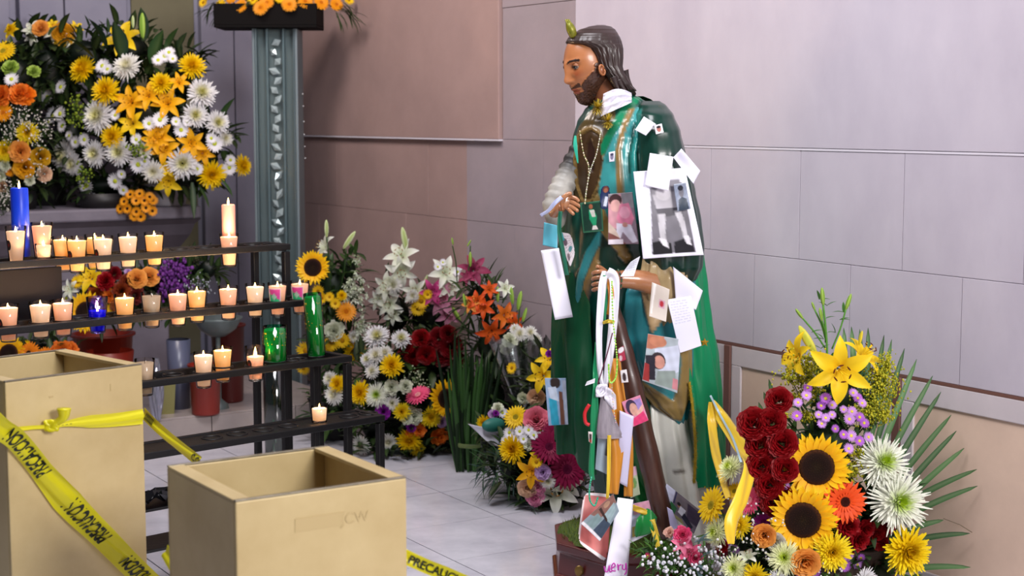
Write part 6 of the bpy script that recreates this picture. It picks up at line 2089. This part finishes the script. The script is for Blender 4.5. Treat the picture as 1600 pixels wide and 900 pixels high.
# red pots, vases
def vase(px, D, r, h, m, name, label, cat='pot', sq=False, flare=1.1):
    p = pb(px, D)
    q = MB()
    if sq:
        for i, (rr_, z) in enumerate(((r * .8, 0), (r, h))):
            pass
        M = Matrix.Translation(p) @ Matrix.Rotation(-.15, 4, 'Z')
        k = r * .78; a = [M @ Vector((x * k, y * k, 0)) for x, y in ((-1, -1), (1, -1), (1, 1), (-1, 1))]; b_ = [M @ Vector((x * r, y * r, h)) for x, y in ((-1, -1), (1, -1), (1, 1), (-1, 1))]
        c_ = [M @ Vector((x * r * .9, y * r * .9, h)) for x, y in ((-1, -1), (1, -1), (1, 1), (-1, 1))]; d_ = [M @ Vector((x * r * .7, y * r * .7, h * .2)) for x, y in ((-1, -1), (1, -1), (1, 1), (-1, 1))]
        q.grid([a, b_, c_, d_], close=True); q.add(a, [(3, 2, 1, 0)]); q.add(d_, [(0, 1, 2, 3)])
    else:
        q.lathe([(.001, 0), (r * .85, 0), (r * .88, .01), (r, h - .012), (r * flare, h - .01), (r * flare, h), (r * .95, h), (r * .8, .03), (.001, .03)], 26, Matrix.Translation(p))
    o = q.build(name, m, None, smooth=not sq); recentre(o); return tag(o, label, cat)


vase(315, 7.6, .078, .25, m_rpot, 'red_pot', 'deep red pot on the step behind the third tier votives')
vase(352, 7.95, .085, .40, mat('maroon_pot', '#4c0f0c', rough=.4), 'red_pot', 'dark red bucket half hidden behind the second tier votives')
vase(250, 7.62, .05, .20, mat('olive_ceramic', '#7d7844', rough=.4), 'square_vase', 'olive square tapered vase on the step beside the tall gold box', 'vase', sq=True)
vase(155, 7.9, .15, .36, m_rpot, 'red_pot', 'wide red pot below the blue votive')
q = MB(); c = H(340, 505, 7.75)
q.lathe([(.001, -.07), (.04, -.065), (.09, -.03), (.12, .02), (.125, .03), (.118, .03), (.08, -.02), (.001, -.055)], 28, Matrix.Translation(c))
q.lathe([(.05, PH - c.z), (.045, PH - c.z + .02), (.012, PH - c.z + .05), (.012, -.065)], 16, Matrix.Translation(c))
o = recentre(q.build('footed_bowl', mat('grey_bowl_ceramic', '#5a6464', rough=.3))); tag(o, 'grey green footed bowl above the red pot', 'bowl')
q = MB(); p = pb(237, 7.45)
G = [[p + Vector(((.018 + .014 * sin(3.4 * i / 15)) * cos(a) * (1 + .2 * sin(6 * a + i * .5)), (.018 + .014 * sin(3.4 * i / 15)) * sin(a) * (1 + .2 * sin(6 * a + i * .5)), .30 * i / 15)) for a in [2 * pi * k / 30 for k in range(30)]] for i in range(16)]
q.grid(G, close=True); o = recentre(q.build('crystal_vase', mat('cut_glass', '#9a9aa8', rough=.06, metal=.5), smooth=False)); tag(o, 'cut crystal vase behind the unlit votive', 'vase')
q = MB(); p = H(470, 545, 6.9)
q = MB(); c_ = Hz(425, 0, 7.1); q.lathe([(.001, 0), (.05, 0), (.055, .55), (.05, .55)], 20, Matrix.Translation((c_.x, c_.y, 0)))
o = recentre(q.build('green_vase', glassmat('dark_green_glass', '#2f6a52', .15, .1))); tag(o, 'tall dark green glass vase behind the rack legs', 'vase')
# ---------------------------------------------------------------- flowers on the altar
def ab(px, D): return Hz(px, AZ, D)


items = [(LY, 190, 58, 30, dict(n=(-.1, .5, .8))), (LYO, 203, 158, 26), (LYO, 231, 148, 22), (LYO, 262, 160, 24), (LYO, 280, 128, 16), (LY, 205, 192, 22), (LYO, 248, 212, 22), (LYO, 257, 232, 22), (LY, 262, 262, 15), (LY, 262, 285, 22), (LYO, 300, 224, 22), (LYO, 318, 240, 18), (LYO, 240, 220, 20),
         (YM, 130, 109, 21), (YM, 166, 143, 22), (YM, 300, 104, 20), (YM, 252, 131, 17), (YM, 330, 273, 21), (YM, 378, 259, 16, dict(n=(.8, .1, .5))), (YM, 176, 214, 18),
         (WM2, 199, 105, 21), (WM, 155, 182, 26), (WM, 315, 146, 22), (WM, 103, 243, 24), (WM, 187, 237, 22), (WM, 150, 240, 20), (WM, 285, 255, 23), (WM2, 240, 268, 17), (WM, 340, 192, 18), (WM, 305, 181, 19), (WM, 116, 256, 18), (WM2, 352, 216, 12),
         (DW, 160, 103, 12), (DW, 168, 108, 10), (DW, 257, 88, 12), (DW, 247, 94, 10), (DW, 264, 82, 10), (DW, 270, 92, 8), (DW, 95, 136, 12), (DW, 74, 152, 13), (DW, 63, 143, 8), (DW, 82, 180, 13), (DW, 94, 178, 13), (DW, 76, 190, 10), (DW, 97, 197, 10), (DW, 132, 218, 11), (DW, 180, 283, 13), (DW, 190, 272, 8),
         (DW, 250, 187, 13), (DW, 233, 193, 11), (DW, 283, 203, 12), (WM2, 225, 236, 13), (DW, 216, 257, 14), (DW, 226, 252, 9), (DW, 335, 224, 14), (DW, 330, 216, 9), (DW, 308, 264, 10), (DW, 358, 262, 12), (DW, 346, 266, 10), (DW, 360, 250, 9), (DW, 193, 297, 9), (DW, 135, 290, 14), (DW, 148, 309, 8), (DW, 213, 218, 10), (DW, 180, 180, 9), (DW, 118, 222, 10), (DW, 108, 212, 8), (DW, 275, 190, 8), (DW, 292, 190, 8)]
ar1 = arrangement('flower_arrangement', 'huge yellow and white arrangement of mums and lilies on the altar', ab(240, 8.6), items, 235, 190, (150, 150), 8.65, .32, face=1)
foliage(ar1, [(230, 190, 8.65, 110, 100, .25), (130, 90, 8.7, 65, 50, .12), (200, 80, 8.7, 60, 50, .12), (280, 110, 8.7, 45, 45, .12), (330, 220, 8.65, 40, 50, .14), (110, 220, 8.65, 55, 90, .18), (160, 290, 8.6, 90, 28, .15), (290, 280, 8.6, 60, 22, .12)], 18, .12, .045, DARKG + GREENS[:1], 61)
q = MB()
for (x, y, dx, dy, L_, w) in ((345, 190, .5, .9, .16, .06), (350, 205, .9, .4, .16, .05), (355, 210, 1, .05, .13, .05), (300, 285, .1, -1, .2, .035), (310, 290, .5, -.8, .14, .03), (345, 280, .6, -.7, .12, .03), (225, 60, 0, 1, .17, .06), (190, 90, -.1, 1, .2, .1), (240, 100, .3, 1, .2, .09), (165, 75, -.4, 1, .18, .09), (145, 90, -.8, .8, .18, .08), (260, 80, .5, 1, .15, .06), (170, 50, 0, 1, .08, .02), (140, 45, -.2, 1, .08, .02), (280, 75, .4, .8, .1, .05)):
    q = MB(); leaf_blade(q, H(x, y, 8.45), RGT * dx + UP * dy - FWD * .25, L_, w, random.choice([lin('#16301a'), lin('#1f4420'), lin('#123022')]), .15)
    q.build('broad_leaf', m_leaf, ar1)
flower(ar1, BUD, H(223, 40, 8.4), UP, 20 * 8.4 / 2454); flower(ar1, BUDW, H(208, 34, 8.45), UP, 10 * 8.4 / 2454)
sprigs(ar1, [(120, 165, 8.35), (118, 185, 8.35), (215, 232, 8.3), (130, 275, 8.35)], ('#8a9a2a', '#5f7a24'), 15, 'green_filler', .007, 50, .05)
q = MB(); p = ab(262, 8.74); q.lathe([(.001, 0), (.09, 0), (.10, .01), (.12, .11), (.125, .12), (.10, .12)], 26, Matrix.Translation(p)); q.build('white_pot', mat('white_ceramic', '#a9a6b0', rough=.3), ar1)
q = MB(); p = ab(160, 8.55); q.lathe([(.001, 0), (.12, 0), (.14, .08), (.12, .08)], 26, Matrix.Translation(p)); q.build('dark_pot', m_dpot, ar1)

ar2 = arrangement('flower_arrangement', 'orange and yellow arrangement with baby breath at far left of the altar', ab(20, 8.4), [
    (COr, 32, 148, 17), (('carnation', '#ef7c14', '#f08a20'), 42, 150, 14), (COr, 3, 150, 16), (GY, 5, 80, 19), (GOY, 5, 176, 15), (YM2, 43, 208, 17), (YM2, 8, 236, 16), (RO, 31, 237, 14), (('rose', '#e6a81c'), 38, 262, 14), (('rose', '#c99a1c'), 63, 246, 13), (RC, 69, 272, 10), (CW, 8, 259, 9), (CW, 2, 275, 9), (RC, 2, 292, 10), (CW, 46, 282, 8),
    (('carnation', '#8fae3c', '#b4cc6a'), 17, 107, 13), (('carnation', '#8fae3c', '#b4cc6a'), 53, 112, 10), (DW, 18, 124, 12), (GOY, 15, 268, 8)], 25, 200, (75, 130), 8.4, .2, face=1)
foliage(ar2, [(20, 200, 8.4, 65, 110, .18), (20, 120, 8.45, 60, 60, .12), (40, 290, 8.4, 55, 34, .12), (70, 110, 8.6, 50, 60, .1)], 18, .11, .04, DARKG, 62)
sprigs(ar2, [(30, 180, 8.15), (45, 190, 8.15), (20, 195, 8.15), (60, 222, 8.15), (58, 262, 8.15), (8, 305, 8.1), (5, 320, 8.1), (15, 290, 8.12), (12, 212, 8.13), (70, 200, 8.18)], ('#eeeae4', '#cfcac0'), 9, 'baby_breath', .0042, 40, .06)
q = MB(); p = ab(20, 8.4); q.lathe([(.001, 0), (.12, 0), (.14, .10), (.12, .10)], 26, Matrix.Translation(p)); q.build('dark_pot', m_dpot, ar2)

ar3 = arrangement('flower_arrangement', 'yellow roses and pale lilies peeking over the top behind the altar flowers', ab(75, 8.8), [
    (LY, 16, 47, 14), (YM, 17, 46, 9), (LW, 49, 46, 15), (LW, 50, 58, 12), (RO, 64, 45, 11), (('rose', '#d99a1c'), 98, 52, 14), (('rose', '#d9a81c'), 102, 60, 13), (LW, 84, 50, 15), (LY, 118, 43, 12), (LY, 82, 38, 10), (LW, 110, 62, 12), (DY, 88, 62, 8), (LY, 68, 40, 9)], 65, 60, (75, 40), 8.8, .1)
foliage(ar3, [(60, 75, 8.85, 80, 38, .1), (80, 130, 8.85, 80, 60, .1)], 18, .12, .05, DARKG, 63)
q = MB(); p = ab(75, 8.8); q.lathe([(.001, 0), (.10, 0), (.12, .35), (.10, .35)], 26, Matrix.Translation(p)); q.build('dark_pot', m_dpot, ar3)

its = []
rr = random.Random(5)
for (x, y) in ((203, 303), (217, 301), (233, 306), (196, 315), (211, 313), (224, 315), (239, 314), (188, 326), (201, 327), (214, 329), (227, 326), (237, 331), (209, 339), (222, 337)):
    its.append((DO, x + rr.uniform(-2, 2), y + rr.uniform(-2, 2), 8.5))
ar4 = arrangement('daisy_pot', 'small round pot of orange dark eyed daisies at the altar edge', ab(213, 8.6), its, 213, 320, (36, 28), 8.5, .08)
foliage(ar4, [(213, 322, 8.5, 24, 20, .05)], 40, .04, .02, [lin('#2a4a1c'), lin('#35552a')], 64)
q = MB(); p = ab(213, 8.6); q.lathe([(.001, 0), (.035, 0), (.045, .06), (.04, .06)], 20, Matrix.Translation(p)); q.build('pot', m_dpot, ar4)

# planter on top of the acrylic column
D_ = 8.72
tp = H(438, 46, D_)
pl = arrangement('hanging_planter', 'dark wooden planter of orange daisies on top of the acrylic column', Vector((col.location.x, col.location.y, ztop)), [
    (DY, 318, 4, 9), (DY, 345, 8, 10), (GOY, 376, 9, 11), (GOY, 407, 12, 12), (GOY, 417, 4, 11), (GOY, 452, 7, 12), (GOY, 477, 2, 12), (GOY, 502, 4, 12), (GOY, 526, 7, 11), (DY, 438, -2, 9), (DY, 395, 0, 9), (GOY, 362, -3, 10), (DY, 545, 0, 9)], 430, 20, (130, 40), D_ + .05, .22, cat='planter')
pl.location.z = ztop
k = D_ / 2454
M = Matrix.Translation((col.location.x, col.location.y, ztop)) @ Matrix.Rotation(-YAW, 4, 'Z')
m_crate = mat('dark_planter_wood', '#090606', rough=.8, spec=.15)
for (a, b_, n) in (((-.32, -.17, .001), (.24, .15, .015), 'bottom_board'), ((-.32, -.17, .015), (.24, -.155, .13), 'front_board'), ((-.32, .135, .015), (.24, .15, .13), 'back_board'), ((-.32, -.155, .015), (-.305, .135, .13), 'end_board'), ((.225, -.155, .015), (.24, .135, .13), 'end_board')):
    q = MB(); q.box(a, b_, M=M); o = q.build(n, m_crate, None, smooth=False, bevel=.003); o.data.transform(Matrix.Translation(-pl.location)); o.parent = pl
foliage(pl, [(435, 0, D_, 105, 18, .13)], 30, .09, .02, DARKG, 65)
q = MB(); rr = random.Random(6)
for (x, y, sx) in ((335, 8, -1), (330, 14, -1), (345, 18, -1), (345, 5, -1), (530, 15, 1), (540, 20, 1), (548, 25, 1), (535, 8, 1), (525, 20, 1)):
    for j in range(5):
        leaf_blade(q, H(x, y + rr.uniform(-6, 6), D_ - .1), RGT * sx * rr.uniform(.3, 1) - UP * rr.uniform(-.1, 1.1) - FWD * .3, .11, .012, rr.choice(DARKG + GREENS[:1]), .4)
o = q.build('trailing_leaves', m_leaf, pl); o['kind'] = 'stuff'
